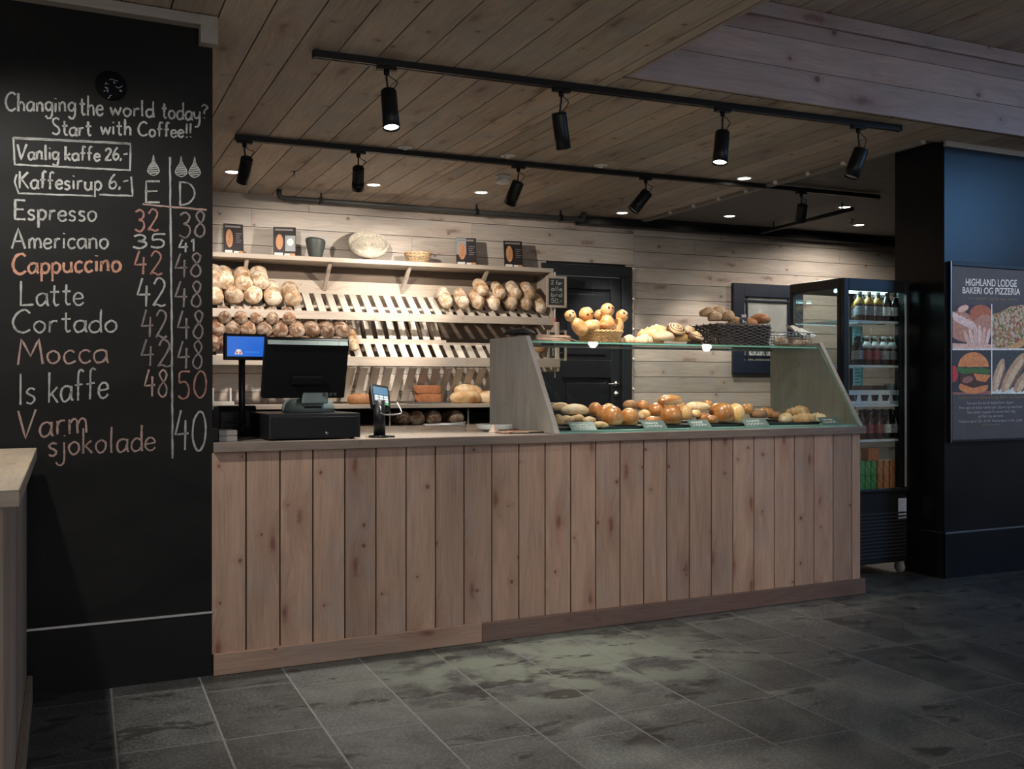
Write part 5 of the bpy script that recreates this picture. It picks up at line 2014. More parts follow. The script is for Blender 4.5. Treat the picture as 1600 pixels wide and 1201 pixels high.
def rrect(w_, d_, r, n_=88):
    pts = []
    per = 2 * (w_ + d_)
    for k in range(n_):
        s_ = per * k / n_
        if s_ < w_:
            q_ = (-w_ / 2 + s_, -d_ / 2)
        elif s_ < w_ + d_:
            q_ = (w_ / 2, -d_ / 2 + s_ - w_)
        elif s_ < 2 * w_ + d_:
            q_ = (w_ / 2 - (s_ - w_ - d_), d_ / 2)
        else:
            q_ = (-w_ / 2, d_ / 2 - (s_ - 2 * w_ - d_))
        pts.append(q_)
    return pts


mb = MB()
N_ = 84
for k in range(13):
    f = (k + .5) / 13
    base = rrect(bw * (0.94 + 0.06 * f), bd * (0.94 + 0.06 * f), 0.02, N_)
    path = []
    for j, (x_, y_) in enumerate(base):
        s_ = 1 + 0.035 * (1 if (j // 2 + k) % 2 else -1)
        path.append((x_ * s_, y_ * s_, bh * f + random.uniform(-.0015, .0015)))
    mb.tube(path, 0.0047, 6, closed=True)
mb.build('weave', MT['dark_wicker'], o)
mb = MB()
mb.box(-bw / 2 * .93, bw / 2 * .93, -bd / 2 * .93, bd / 2 * .93, 0.0, 0.006)
for j in range(0, N_, 4):
    x_, y_ = rrect(bw, bd, 0, N_)[j]
    mb.tube([(x_ * .94, y_ * .94, 0.003), (x_, y_, bh + 0.012)], 0.0036, 5)
mb.build('stakes', MT['dark_wicker'], o)
mb = MB()
for q_ in range(2):
    mb.tube([(x_ + 0.003 * cos(j * 1.2 + q_ * pi), y_ + 0.003 * cos(j * 1.2 + q_ * pi), bh + 0.004 * sin(j * 1.2 + q_ * pi)) for j, (x_, y_) in enumerate(rrect(bw, bd, 0, N_))], 0.005, 6, closed=True)
mb.build('rim', MT['dark_wicker'], o)
gb = 'rolls in the dark willow basket'
for i, (k, px, py, rx, ry, v, lb) in enumerate((('seed0', 1106, 487, 12, 9, .58, 'seeded roll heaped highest on the pastry side of the dark basket'), ('seed1', 1123, 484, 12, 9, .60, 'seeded roll heaped at the back of the dark basket'),
                                    ('seed2', 1117, 494, 12, 9, .52, 'seeded roll in front of the heap in the dark basket'), ('seed0', 1136, 493, 11, 10, .50, 'seeded roll on the slope of the heap in the dark basket'),
                                    ('seed1', 1148, 501, 10, 8, .47, 'small seeded roll at the front beside the little price flag'), ('brown', 1187, 498, 16, 9, .50, 'reddish brown roll at the fridge side of the dark basket'),
                                    ('brown', 1170, 505, 14, 9, .52, 'brown roll low behind the little price flag'))):
    item(k, px, py, rx, ry, v, lb, 'bread roll', gb, 0.4 * i)
q = CTR.onv(1165, 511, .405)
o = thing('price_flag', 'little slate price flag on a stick in the dark basket', 'price flag', CTR.w(q[0], .42, q[2]), CA)
s_ = 0.00325
mb = MB()
mb.tube([(0, 0, -0.06), (0, 0, 0.012)], 0.003, 6)
mb.box(-0.006, 0.006, -0.002, 0.002, 0.004, 0.014)
mb.build('stick', MT['paper_white'], o)
mb = MB()
mb.box(-0.024, 0.024, -0.003, 0.001, 0.012, 0.058)
mb.box(-0.017, 0.017, -0.001, 0.002, 0.0585, 0.074, 1)
mb.build('flag', [MT['slate_sign'], plain('pinkish grey clip', (0.42, 0.38, 0.36), 0.6)], o)
mb = MB()
mb.ribbon(spline([(-0.015, 0.044), (-0.004, 0.036), (-0.010, 0.028), (0.006, 0.034), (0.014, 0.022)], 5), 0.003)
mb.build('chalk_scribble', CH['b'], o, (0, -0.0034, 0))

# wire basket with a long loaf
a, e = CTR.onv(1212, 535, .42), CTR.onv(1268, 537, .42)
bw, bd, bh = (e[0] - a[0]) + 0.03, 0.26, 0.085
o = thing('wire_basket', 'open wire basket with a crusty loaf at the fridge end of the glass shelf', 'basket', CTR.w((a[0] + e[0]) / 2 + 0.005, .42 + bd / 2, Z1), CA)
mb = MB()
wr = 0.0016
for k in range(6):
    f = k / 5
    P_ = rrect(bw * (.9 + .1 * f), bd * (.9 + .1 * f), 0, 40)
    mb.tube([(x_, y_, wr + bh * f) for x_, y_ in P_], wr * (2.2 if k == 5 else 1), 5, closed=True)
for j, ((x0_, y0_), (x1_, y1_)) in enumerate(zip(rrect(bw * .9, bd * .9, 0, 40), rrect(bw, bd, 0, 40))):
    mb.tube([(x0_, y0_, wr), (x1_, y1_, bh)], wr, 4)
for k in range(7):
    x_ = -bw * .45 + bw * .9 * k / 6
    mb.tube([(x_, -bd * .45, wr), (x_, bd * .45, wr)], wr, 4)
mb.build('wire_mesh', MT['steel_dark'], o)
LM['crusty'] = loaf_mesh('loaf', BR['flour_tan'], 0.12, 0.042, 0.038, 2.6, 91, 0.10, 0.7, slash=5)
q = CTR.onv(1236, 522, .54)
inst('loaf', LM['crusty'], 'crusty slashed loaf lying in the wire basket', 'bread', CTR.w(q[0], .54, Z1 + 0.006), (0.06, 0, CA + 0.75), None, None, 0.95)
mb = MB()
def crum(a_, b_):
    return ((a_ - .5) * .17, (b_ - .5) * .09 + .012 * sin(a_ * 9), 0.006 + 0.045 * b_ + 0.010 * sin(a_ * 14 + b_ * 3) - 0.03 * a_)
mb.grid(crum, 18, 5, smooth=False)
q = CTR.onv(1258, 505, .50)
ob = mb.build('paper_sheet', MT['paper_white'], None, CTR.w(q[0] - 0.03, .50, Z1 + bh + 0.004), CA)
tag(ob, 'crumpled pale paper lying over the rim of the wire basket', 'paper')

# ================================================================ DRINKS COOLER
FX0, FX1, FY0, FY1, FZ = 4.274, 4.806, 4.53, 5.017, 1.826
fr = thing('drinks_cooler', 'tall black glass-sided drinks cooler standing between the counter and the column', 'cooler', (0, 0, 0))
mb = MB()
zb_, zt_ = 0.515, 1.765
for x0_, x1_ in ((FX0, FX0 + 0.030), (FX1 - 0.030, FX1)):
    for y0_, y1_ in ((FY0 + 0.035, FY0 + 0.062), (FY1 - 0.03, FY1)):
        mb.box(x0_, x1_, y0_, y1_, zb_, zt_)
mb.box(FX0, FX1, FY0 + 0.035, FY1, zt_, FZ)
mb.box(FX0, FX1, FY0 + 0.02, FY1, 0.075, zb_)
mb.build('cabinet', MT['black_metal'], fr, bevel=0.004)
mb = MB()
for (x0_, x1_, y0_, y1_) in ((FX0 + 0.004, FX0 + 0.010, FY0 + 0.062, FY1 - 0.03), (FX1 - 0.010, FX1 - 0.004, FY0 + 0.062, FY1 - 0.03), (FX0 + 0.03, FX1 - 0.03, FY1 - 0.012, FY1 - 0.006)):
    mb.box(x0_, x1_, y0_, y1_, zb_, zt_)
mb.build('side_glass', MT['glass_clear'], fr)
dr = thing('door', None, None)
bpy.data.objects.remove(dr)
mb = MB()
for x0_, x1_ in ((FX0 + 0.001, FX0 + 0.040), (FX1 - 0.034, FX1 - 0.001)):
    mb.box(x0_, x1_, FY0, FY0 + 0.032, zb_ + 0.002, FZ - 0.002)
mb.box(FX0 + 0.040, FX1 - 0.034, FY0, FY0 + 0.032, FZ - 0.075, FZ - 0.002)
mb.box(FX0 + 0.040, FX1 - 0.034, FY0, FY0 + 0.032, zb_ + 0.002, zb_ + 0.022)
dr = mb.build('door', MT['black_metal'], fr, bevel=0.003)
mb = MB()
mb.box(FX0 + 0.040, FX1 - 0.034, FY0 + 0.010, FY0 + 0.018, zb_ + 0.022, FZ - 0.075)
mb.build('door_glass', MT['glass_clear'], dr)
mb = MB()
mb.box(FX1 - 0.046, FX1 - 0.0345, FY0 - 0.012, FY0 - 0.001, zb_ + 0.03, FZ - 0.09)
mb.build('door_handle', plain('grey handle profile', (0.30, 0.31, 0.33), 0.35, 0.4), dr, bevel=0.003)
SH = (1.576, 1.300, 1.056, 0.839)
for z_ in SH:
    mb = MB()
    for k in range(13):
        x_ = FX0 + 0.03 + (FX1 - FX0 - 0.06) * k / 12
        mb.tube([(x_, FY0 + 0.07, z_ - 0.004), (x_, FY1 - 0.035, z_ - 0.004)], 0.0025, 5)
    mb.box(FX0 + 0.012, FX1 - 0.012, FY0 + 0.064, FY0 + 0.072, z_ - 0.014, z_)
    mb.box(FX0 + 0.012, FX1 - 0.012, FY1 - 0.045, FY1 - 0.035, z_ - 0.012, z_ - 0.002)
    mb.build('wire_shelf', plain('white coated wire', (0.62, 0.64, 0.64), 0.4), fr)
mb = MB()
mb.box(FX0 + 0.012, FX1 - 0.012, FY0 + 0.064, FY1 - 0.035, zb_ + 0.0005, zb_ + 0.012)
mb.build('cabinet_floor', plain('white cabinet floor', (0.55, 0.57, 0.57), 0.4), fr)
mb = MB()
mb.box(FX0 + 0.06, FX1 - 0.06, FY0 + 0.12, FY0 + 0.15, zt_ - 0.016, zt_ - 0.001)
mb.build('light_strip', MT['led_cold'], fr)
mb = MB()
for k in range(13):
    z_ = 0.115 + k * 0.022
    mb.box(FX0 + 0.02, FX1 - 0.02, FY0 + 0.006, FY0 + 0.0195, z_, z_ + 0.009)
mb.build('vent_slats', plain('dark vent slats', (0.022, 0.022, 0.025), 0.35), fr)
mb = MB()
mb.box(FX1 - 0.075, FX1 - 0.008, FY0 + 0.017, FY0 + 0.0195, 0.345, 0.470)
st_ = mb.build('info_sticker', plain('grey blue sticker', (0.48, 0.52, 0.62), 0.5), fr)
mb = MB()
for k in range(7):
    mb.box(FX1 - 0.066, FX1 - 0.020 - 0.012 * (k % 3), FY0 + 0.0162, FY0 + 0.0168, 0.452 - k * 0.015, 0.456 - k * 0.015)
mb.build('print', plain('sticker print', (0.30, 0.33, 0.40), 0.5), st_)
for x_ in (FX0 + 0.05, FX1 - 0.03):
    mb = MB()
    mb.lathe([(0, -0.012), (0.034, -0.012), (0.037, -0.006), (0.037, 0.006), (0.034, 0.012), (0, 0.012)], 20, M=Matrix.Translation((x_, FY0 + 0.05, 0.037)) @ Matrix.Rotation(pi / 2, 4, 'Y'))
    mb.box(x_ - 0.02, x_ + 0.02, FY0 + 0.03, FY0 + 0.07, 0.066, 0.0745)
    mb.build('caster', plain('grey caster', (0.30, 0.29, 0.28), 0.4), fr)
area((4.54, 4.70, 1.742), (4.54, 4.76, 0.5), 2.2, 0.40, 0.06, (0.62, 0.95, 1.0))

# bottles
BP = [(0.001, 0), (0.026, 0.0), (0.0285, 0.006), (0.0285, 0.105), (0.026, 0.122), (0.016, 0.146), (0.0125, 0.155), (0.0125, 0.168)]
me_b, me_c, me_l, me_n = {}, {}, {}, {}
mb = MB()
mb.lathe(BP, 18)
DRINK = {'cola': plain('dark drink bottle', (0.018, 0.010, 0.010), 0.12), 'amber': plain('amber drink bottle', (0.075, 0.028, 0.014), 0.12)}
for k in DRINK:
    me_b[k] = mb.mesh('bottle_body', DRINK[k])
mb = MB()
mb.lathe([(0.0145, 0.164), (0.0145, 0.180), (0.012, 0.182), (0.001, 0.182)], 14)
for k, c in (('white', (0.6, 0.62, 0.62)), ('black', (0.015, 0.015, 0.016)), ('orange', (0.5, 0.24, 0.05))):
    me_c[k] = mb.mesh('bottle_cap', plain(k + ' cap', c, 0.4))
mb = MB()
mb.lathe([(0.0290, 0.035), (0.0292, 0.037), (0.0292, 0.088), (0.0290, 0.090)], 18)
for k, c in (('grey', (0.20, 0.19, 0.20)), ('red', (0.22, 0.045, 0.045)), ('pale', (0.42, 0.40, 0.38))):
    m = Mat(k + ' bottle label', 0.45)
    w_ = m.voro(m.mapped(m.coord(), (60, 60, 90)), 1.0)
    m.col(m.ramp(w_, [(0.35, tuple(x * 1.7 for x in c) + (1,)), (0.5, (*c, 1))]))
    me_l[k] = mb.mesh('bottle_label', m.m)
mb = MB()
mb.lathe([(0.0285, 0.1055), (0.0268, 0.1225), (0.0166, 0.147), (0.0168, 0.1475), (0.0272, 0.123), (0.0290, 0.105)], 18)
for k, c in (('orange', (0.62, 0.36, 0.09)), ('white', (0.60, 0.60, 0.58))):
    me_n[k] = mb.mesh('neck_label', plain(k + ' neck label', c, 0.45))


def bottle(px, Y, z_, drink, cap, lab, neck, label, group):
    x_ = HALL.onv(px, 500, Y)[0]
    o = inst('drink_bottle', me_b[drink], label, 'bottle', (x_, Y, z_ + 0.0008), (0, 0, random.uniform(0, 6)), group)
    inst('cap', me_c[cap], None, None, (0, 0, 0), (0, 0, 0), None, o)
    if lab:
        inst('label_band', me_l[lab], None, None, (0, 0, 0), (0, 0, 0), None, o)
    if neck:
        inst('neck_label', me_n[neck], None, None, (0, 0, 0), (0, 0, 0), None, o)
    return o


g = 'bottles on the top cooler shelf'
for i, px in enumerate((1343.5, 1358, 1372)):
    bottle(px, 4.64, SH[0], 'amber', 'white', 'grey', 'orange', 'orange necked bottle %s from the glass side, front row of the top cooler shelf' % ORD[i], g)
for i, px in enumerate((1386, 1399)):
    bottle(px, 4.64, SH[0], 'cola', 'black', 'pale', None, ['dark bottle beside the orange labelled bottles on the top cooler shelf', 'dark bottle nearest the column on the top cooler shelf'][i], g)
for i, px in enumerate((1340, 1354, 1367, 1380)):
    bottle(px, 4.76, SH[0], 'amber', 'white', 'grey', 'orange', 'bottle %s from the glass side, second row of the top cooler shelf' % ORD[i], g)
for i, px in enumerate((1337, 1350, 1363, 1376)):
    bottle(px, 4.88, SH[0], 'amber', 'white', 'grey', 'orange', 'bottle %s from the glass side, rear row of the top cooler shelf' % ORD[i], g)
g = 'bottles on the second cooler shelf'
for i, px in enumerate((1341, 1355, 1368, 1381, 1394)):
    bottle(px, 4.64, SH[1], 'cola' if i in (0, 3) else 'amber', 'black' if i < 1 else 'white', 'red' if i in (1, 2) else 'grey', None if i == 0 else 'white', 'bottle %s from the glass side, front row of the second cooler shelf' % ORD[i], g)
for i, px in enumerate((1338, 1351, 1364, 1377, 1389)):
    bottle(px, 4.76, SH[1], 'cola', 'black', 'grey', None, 'dark bottle %s from the glass side, second row of the second cooler shelf' % ORD[i], g)
g = 'bottles on the fourth cooler shelf'
for i, px in enumerate((1345, 1358, 1372, 1386, 1399)):
    bottle(px, 4.64, SH[3], 'amber' if i < 3 else 'cola', 'black', 'red' if i < 3 else 'pale', None, 'bottle %s from the counter end, front row of the shelf under the white tray' % ORD[i], g)
for i, px in enumerate((1352, 1366, 1379, 1391)):
    bottle(px, 4.76, SH[3], 'cola', 'black', 'grey', None, 'bottle %s from the counter, second row of the shelf under the white tray' % ORD[i], g)
# pale blue printed panels at the rear of the shelves
for z_, px, hh, lb in ((SH[1], 1340, 0.175, 'pale blue panel standing behind the bottles of the second cooler shelf'), (SH[2], 1341, 0.155, 'pale blue panel standing behind the white tray in the cooler')):
    x_ = HALL.onv(px, 500, 4.93)[0]
    mb = MB()
    mb.box(x_ - 0.042, x_ + 0.042, 4.93, 4.934, z_ + 0.001, z_ + hh + 0.09)
    for k in range(9):
        zz_ = z_ + 0.05 + k * 0.021
        mb.box(x_ - 0.03, x_ + 0.03 - 0.014 * (k % 3), 4.9288, 4.9298, zz_, zz_ + 0.008, 1)
    tag(mb.build('blue_panel', [plain('pale cyan panel', (0.30, 0.62, 0.68), 0.5), plain('dark cyan print', (0.06, 0.22, 0.28), 0.5)]), lb, 'card')
# white cup tray with packs on the third shelf
x0_, x1_ = HALL.onv(1329, 600, 4.60)[0], HALL.onv(1412, 600, 4.60)[0]
z_ = SH[2]
o = thing('cup_tray', 'white cardboard tray with cut-out openings on the third cooler shelf', 'tray', ((x0_ + x1_) / 2, 4.62, z_ + 0.0008))
w_ = (x1_ - x0_) / 2
mb = MB()
mb.box(-w_, w_, 0, 0.22, 0, 0.003)
mb.box(-w_, w_, 0.0, 0.004, 0.003, 0.020)
mb.box(-w_, w_, 0.0, 0.004, 0.058, 0.088)
nn = 5
for k in range(nn + 1):
    cx_ = -w_ + 2 * w_ * k / nn
    h0 = 0.020 if 0 < k < nn else 0.012
    V = [(max(-w_, cx_ - h0), 0.020), (min(w_, cx_ + h0), 0.020), (min(w_, cx_ + h0 * 0.5), 0.058), (max(-w_, cx_ - h0 * 0.5), 0.058)]
    mb.prism(V, 1, 0, 0.004)
for s_ in (-1, 1):
    mb.box(min(s_ * w_, s_ * (w_ - 0.004)), max(s_ * w_, s_ * (w_ - 0.004)), 0.004, 0.22, 0.003, 0.088)
mb.build('tray_wall', plain('white cardboard', (0.60, 0.62, 0.68), 0.6), o)
mb = MB()
mb.lathe([(0.001, 0), (0.026, 0), (0.034, 0.075), (0.034, 0.078), (0.001, 0.078)], 18)
me = mb.mesh('dessert_cup', plain('dark dessert cup', (0.09, 0.045, 0.045), 0.4))
for k in range(5):
    inst('dessert_cup', me, 'dark cup in the white cooler tray, %s from the glass side' % ORD[k], 'cup', ((x0_ + x1_) / 2 - w_ + 2 * w_ * (k + .5) / 5, 4.662, z_ + 0.0045), group='dark cups in the white tray')
for k in range(3):
    mb = MB()
    mb.box(-0.052, 0.052, -0.045, 0.045, 0, 0.060)
    mb.box(-0.050, 0.050, -0.0455, -0.0445, 0.018, 0.052, 1)
    tag(mb.build('snack_pack', [plain('brown pack', (0.10, 0.055, 0.05), 0.5), plain('dull red pack print', (0.17, 0.06, 0.06), 0.5)], None, (HALL.onv((1342, 1361, 1381)[k], 600, 4.76)[0], 4.775, z_ + 0.0045 + 0.0), 0, bevel=0.003), 'brown snack pack behind the cups in the cooler, %s from the glass side' % ORD[k], 'snack pack', 'brown snack packs in the cooler')
for k in range(2):
    mb = MB()
    mb.box(-0.052, 0.052, -0.04, 0.04, 0, 0.052)
    tag(mb.build('snack_pack', plain('brown pack top', (0.12, 0.065, 0.06), 0.5), None, (HALL.onv((1350, 1372)[k], 600, 4.76)[0], 4.775, z_ + 0.0660), 0.08, bevel=0.003), 'upper brown snack pack on the cooler pile, %s from the glass side' % ORD[k], 'snack pack', 'brown snack packs in the cooler')
mb = MB()
mb.prism([(-0.06, 0), (0.06, 0), (0.06, 0.06), (-0.02, 0.125), (-0.06, 0.125)], 1, -0.04, 0.04)
tag(mb.build('sandwich_box', plain('grey sandwich carton', (0.34, 0.31, 0.29), 0.5), None, (HALL.onv(1401, 600, 4.75)[0], 4.76, z_ + 0.0045), 0, bevel=0.002), 'grey wedge sandwich carton at the column side of the cooler tray', 'carton')
# juice cartons on the cooler floor
def carton_mesh(name, w_, d_, h_, c, c2):
    m = Mat(name + ' print', 0.45)
    oc = m.coord()
    n_ = m.noise(m.mapped(oc, (1, 1, 1)), 55, 2, 0.4)
    m.col(m.ramp(n_, [(0.42, (*c, 1)), (0.50, (*c2, 1)), (0.60, (*c, 1))]))
    mb = MB()
    mb.box(-w_, w_, -d_, d_, 0, h_)
    return mb.mesh(name, m.m)


z_ = zb_ + 0.0125
mg = carton_mesh('juice_carton', 0.0205, 0.028, 0.088, (0.035, 0.20, 0.035), (0.16, 0.34, 0.12))
mo = carton_mesh('juice_carton', 0.0205, 0.028, 0.088, (0.42, 0.12, 0.03), (0.50, 0.27, 0.13))
mw = carton_mesh('juice_carton', 0.042, 0.03, 0.075, (0.40, 0.11, 0.03), (0.48, 0.2, 0.08))
for r in range(2):
    for i, px in enumerate((1343, 1352, 1361)):
        inst('juice_carton', mg, '%s green carton, %s from the counter, on the cooler floor' % (('lower', 'upper')[r], ORD[i]), 'carton', (HALL.onv(px, 740, 4.63)[0], 4.635, z_ + 0.0005 + r * 0.089), group='green cartons')
    for i, px in enumerate((1371, 1380.5, 1390)):
        inst('juice_carton', mo, '%s orange carton, %s from the green ones, on the cooler floor' % (('lower', 'upper')[r], ORD[i]), 'carton', (HALL.onv(px, 740, 4.63)[0], 4.635, z_ + 0.0005 + r * 0.089), group='orange cartons')
inst('juice_carton', mw, 'wide orange carton lying on top of the green cartons', 'carton', (HALL.onv(1360, 715, 4.635)[0], 4.64, z_ + 0.179))

# ================================================================ POSTER ON THE COLUMN
PV = 4.319
def pp(px, py, v=PV):
    q_ = HALL.onv(px, py, v)
    return q_[0], q_[2]
o = thing('poster', 'framed dark food poster with four photos on the black column wall', 'poster', (0, 0, 0))
xa, zt2 = pp(1481, 408)
xb = pp(1619, 420)[0]
zb2 = pp(1481, 691)[1]
mb = MB()
f_ = 0.016
for x0_, x1_, z0_, z1_ in ((xa, xa + f_, zb2, zt2), (xb - f_, xb, zb2, zt2), (xa + f_, xb - f_, zb2, zb2 + f_), (xa + f_, xb - f_, zt2 - f_ * 1.6, zt2)):
    mb.box(x0_, x1_, PV - 0.022, PV, z0_, z1_)
mb.build('frame', MT['black_metal'], o, bevel=0.002)
mb = MB()
mb.box(xa - 0.001, xa + 0.006, PV - 0.024, PV - 0.0221, zb2, zt2)
mb.build('frame_edge', MT['steel_dark'], o)
mb = MB()
mb.box(xa + f_, xb - f_, PV - 0.012, PV - 0.002, zb2 + f_, zt2 - f_ * 1.6)
pm = plain('poster dark grey print', (0.078, 0.074, 0.082), 0.6)
sheet = mb.build('print', pm, o)
PS = PV - 0.012


NL = [0]


def fpx(mb, pts, lay, mat):
    """flat shape of the print; its outline given as points of the photograph"""
    NL[0] += 1
    y_ = PS - 0.0004 * lay - 0.000012 * (NL[0] % 30)
    P_ = [HALL.onv(min(max(a_, 1484.0), 1615.5), b_, y_) for a_, b_ in pts]
    mb.add([(q_[0], y_, q_[2]) for q_ in P_], [tuple(range(len(P_)))], mat=mat)


def epx(mb, cx_, cy_, rx_, ry_, lay, mat, rot_=0.0, a0=0.0, a1=2 * pi, n_=22):
    pts = []
    for k in range(n_):
        w_ = a0 + (a1 - a0) * k / (n_ if a1 - a0 > 6.2 else n_ - 1)
        c_, s_ = cos(w_) * rx_, sin(w_) * ry_
        pts.append((cx_ + c_ * cos(rot_) - s_ * sin(rot_), cy_ - (c_ * sin(rot_) + s_ * cos(rot_))))
    fpx(mb, pts, lay, mat)


XL, XM, XR = 1485, 1549.5, 1615
def pl(nm, c):
    return plain('print ' + nm, tuple(min(0.8, x * 1.3) for x in c), 0.6, var=0.25, vs=60)
# breads
mb = MB()
fpx(mb, [(XL, 476), (XM - 1, 476), (XM - 1, 544), (XL, 544)], 1, 0)
epx(mb, 1503, 510, 22, 27, 2, 1, 0.9)
epx(mb, 1532, 490, 17, 14, 2, 2, 0.1)
epx(mb, 1536, 508, 14, 18, 3, 1, -0.5)
for k in range(6):
    epx(mb, 1492 + k * 6, 495 + k * 3, 3.2, 10, 3, 3, 0.5)
    epx(mb, 1512 + k * 6.2, 524 + abs(k - 3) * 2.5, 3.0, 17, 4, 3 if k % 2 else 4, 0.35 - 0.12 * k)
epx(mb, 1505, 482, 9, 5, 4, 4, 0.4)
fpx(mb, [(XL, 536), (XM - 1, 538), (XM - 1, 544), (XL, 544)], 5, 4)
mb.build('bread_photo', [pl('shadow', (0.05, 0.035, 0.05)), pl('crust', (0.36, 0.19, 0.15)), pl('red crust', (0.34, 0.11, 0.06)), pl('pale dough', (0.58, 0.45, 0.45)), pl('floury dough', (0.55, 0.36, 0.32))], sheet)
# pizza
m = Mat('print pizza', 0.6)
oc = m.coord()
v1 = m.voro(oc, 75, out='Color')
sx_ = m.n('ShaderNodeSeparateColor')
m.set(sx_.inputs[0], v1)
m.col(m.ramp(sx_.outputs[0], [(0.0, (0.36, 0.22, 0.10, 1)), (0.28, (0.55, 0.42, 0.30, 1)), (0.5, (0.10, 0.16, 0.05, 1)), (0.62, (0.55, 0.45, 0.40, 1)), (0.78, (0.34, 0.10, 0.06, 1)), (0.9, (0.22, 0.25, 0.10, 1))], 'CONSTANT'))
mb = MB()
fpx(mb, [(XM + 1, 476), (XR, 476), (XR, 544), (XM + 1, 544)], 1, 0)
fpx(mb, [(XM + 1, 490), (1562, 488), (1580, 478), (1600, 476), (XR, 477), (XR, 532), (1590, 543), (XM + 1, 544)], 2, 1)
fpx(mb, [(1570, 544), (XR, 522), (XR, 532), (1592, 544)], 3, 2)
mb.build('pizza_photo', [pl('dark', (0.06, 0.05, 0.05)), m.m, pl('pizza crust', (0.46, 0.27, 0.12))], sheet)
# burger
mb = MB()
fpx(mb, [(XL - 1, 547), (XM - 1, 547), (XM - 1, 616), (XL - 1, 616)], 1, 0)
epx(mb, 1489, 584, 8, 13, 2, 1)
fpx(mb, [(XL - 1, 612), (1500, 613), (XM - 1, 610), (XM - 1, 616), (XL - 1, 616)], 2, 5)
epx(mb, 1521, 573, 24, 23, 4, 2, 0, 0, pi)
epx(mb, 1521, 604, 23, 11, 3, 2)
for k in range(9):
    epx(mb, 1500 + k * 5.2, 577 + (k % 3) * 2.2, 6, 4, 5, 3, 0.4 * (k % 3))
fpx(mb, [(1500, 585), (1524, 582), (1544, 588), (1546, 600), (1520, 606), (1499, 598)], 6, 4)
fpx(mb, [(1521, 583), (1548, 586), (1540, 597), (1526, 594)], 7, 2)
epx(mb, 1512, 593, 9, 5, 7, 5, 0.3)
for k in range(7):
    epx(mb, 1508 + k * 5, 560 + (k % 2) * 3 - (3 - abs(k - 3)) * 1.0, 0.9, 0.6, 8, 6)
mb.build('burger_photo', [pl('black', (0.035, 0.035, 0.04)), pl('tomato', (0.42, 0.035, 0.05)), pl('bun', (0.52, 0.20, 0.08)), pl('lettuce', (0.05, 0.13, 0.04)), pl('patty', (0.07, 0.03, 0.022)), pl('board', (0.24, 0.11, 0.10)), pl('sesame', (0.65, 0.45, 0.25))], sheet)
# sandwiches
mb = MB()
fpx(mb, [(XM + 1, 547), (XR, 547), (XR, 615), (XM + 1, 615)], 1, 0)
fpx(mb, [(XM + 1, 608), (XR, 602), (XR, 615), (XM + 1, 615)], 2, 3)
for cx_, cy_, rx_, ry_, ro_ in ((1560, 586, 7, 27, -0.28), (1583, 582, 9, 35, -0.52), (1604, 591, 10, 28, -0.75)):
    epx(mb, cx_, cy_, rx_, ry_, 3, 1, ro_)
    epx(mb, cx_ + 1, cy_ + 3, rx_ * 0.55, ry_ * 0.8, 4, 2, ro_)
    epx(mb, cx_ + 6, cy_ + 6, rx_ * 0.28, ry_ * 0.72, 5, 4, ro_)
mb.build('sandwich_photo', [pl('slate', (0.045, 0.05, 0.055)), pl('toast', (0.40, 0.27, 0.18)), pl('light toast', (0.52, 0.40, 0.28)), pl('plate', (0.55, 0.62, 0.70)), pl('filling', (0.16, 0.10, 0.09))], sheet)
mb = MB()
fpx(mb, [(XM - 1, 475), (XM + 1, 475), (XM + 1, 616), (XM - 1, 616)], 6, 0)
fpx(mb, [(XL - 1, 544), (XR, 544), (XR, 547), (XL - 1, 547)], 6, 0)
mb.build('photo_border', pl('white', (0.55, 0.56, 0.60)), sheet)


def text_print(txt, px0, px1, pyb0, pyb1, hpx, mat, name='lettering', off=0.0):
    cu = bpy.data.curves.new('lettering', 'FONT')
    cu.body = txt
    cu.size = 1.0
    cu.offset = off
    ob_ = bpy.data.objects.new('lettering', cu)
    COL.objects.link(ob_)
    me_ = bpy.data.meshes.new_from_object(ob_)
    bpy.data.objects.remove(ob_)
    xs = [v_.co.x for v_ in me_.vertices]
    x0_, x1_ = min(xs), max(xs)
    y_ = PS - 0.0014
    for v_ in me_.vertices:
        t_ = (v_.co.x - x0_) / (x1_ - x0_)
        q_ = HALL.onv(px0 + (px1 - px0) * t_, pyb0 + (pyb1 - pyb0) * t_ - v_.co.y / 0.70 * hpx, y_)
        v_.co = (q_[0], y_, q_[2])
    me_.materials.clear()
    me_.materials.append(mat)
    o_ = bpy.data.objects.new(name, me_)
    COL.objects.link(o_)
    o_.parent = sheet
    return o_


tw = pl('letter white', (0.70, 0.76, 0.86))
tg_ = pl('letter grey', (0.30, 0.30, 0.34))
ty = pl('letter ochre', (0.22, 0.165, 0.11))
text_print('HIGHLAND LODGE', 1509, 1589, 446, 448, 11, tw, off=0.012)
text_print('BAKERI OG PIZZERIA', 1504, 1594, 458, 460.5, 10, tw, off=0.012)
text_print('om nybakt og ferske varer', 1512, 1590, 467.5, 469.5, 4, ty)
text_print('Velkommen til Highland Lodge Bakeri og Pizzeria', 1497, 1600, 623.5, 621.5, 4.6, ty)
text_print('Servert fra fersk bakst hele dagen', 1511, 1584, 632, 630, 4.4, tg_)
text_print('Prøv også vår bakte hamburger, pizzaer og smørbrød', 1499, 1597, 639, 637, 4.4, tg_)
text_print('Som nybakt og godt fra ovnen hver dag', 1511, 1586, 646, 644, 4.4, tg_)
text_print('grillet og servert', 1529, 1568, 652, 651, 4.2, tg_)
text_print('Takeaway åpent 7.30 - 21.30 / Pizzeria åpent 12.00 - 22.00', 1498, 1597, 660, 658, 3.8, tg_)
text_print('Velkommen innom', 1534, 1563, 665, 664, 3.0, ty)

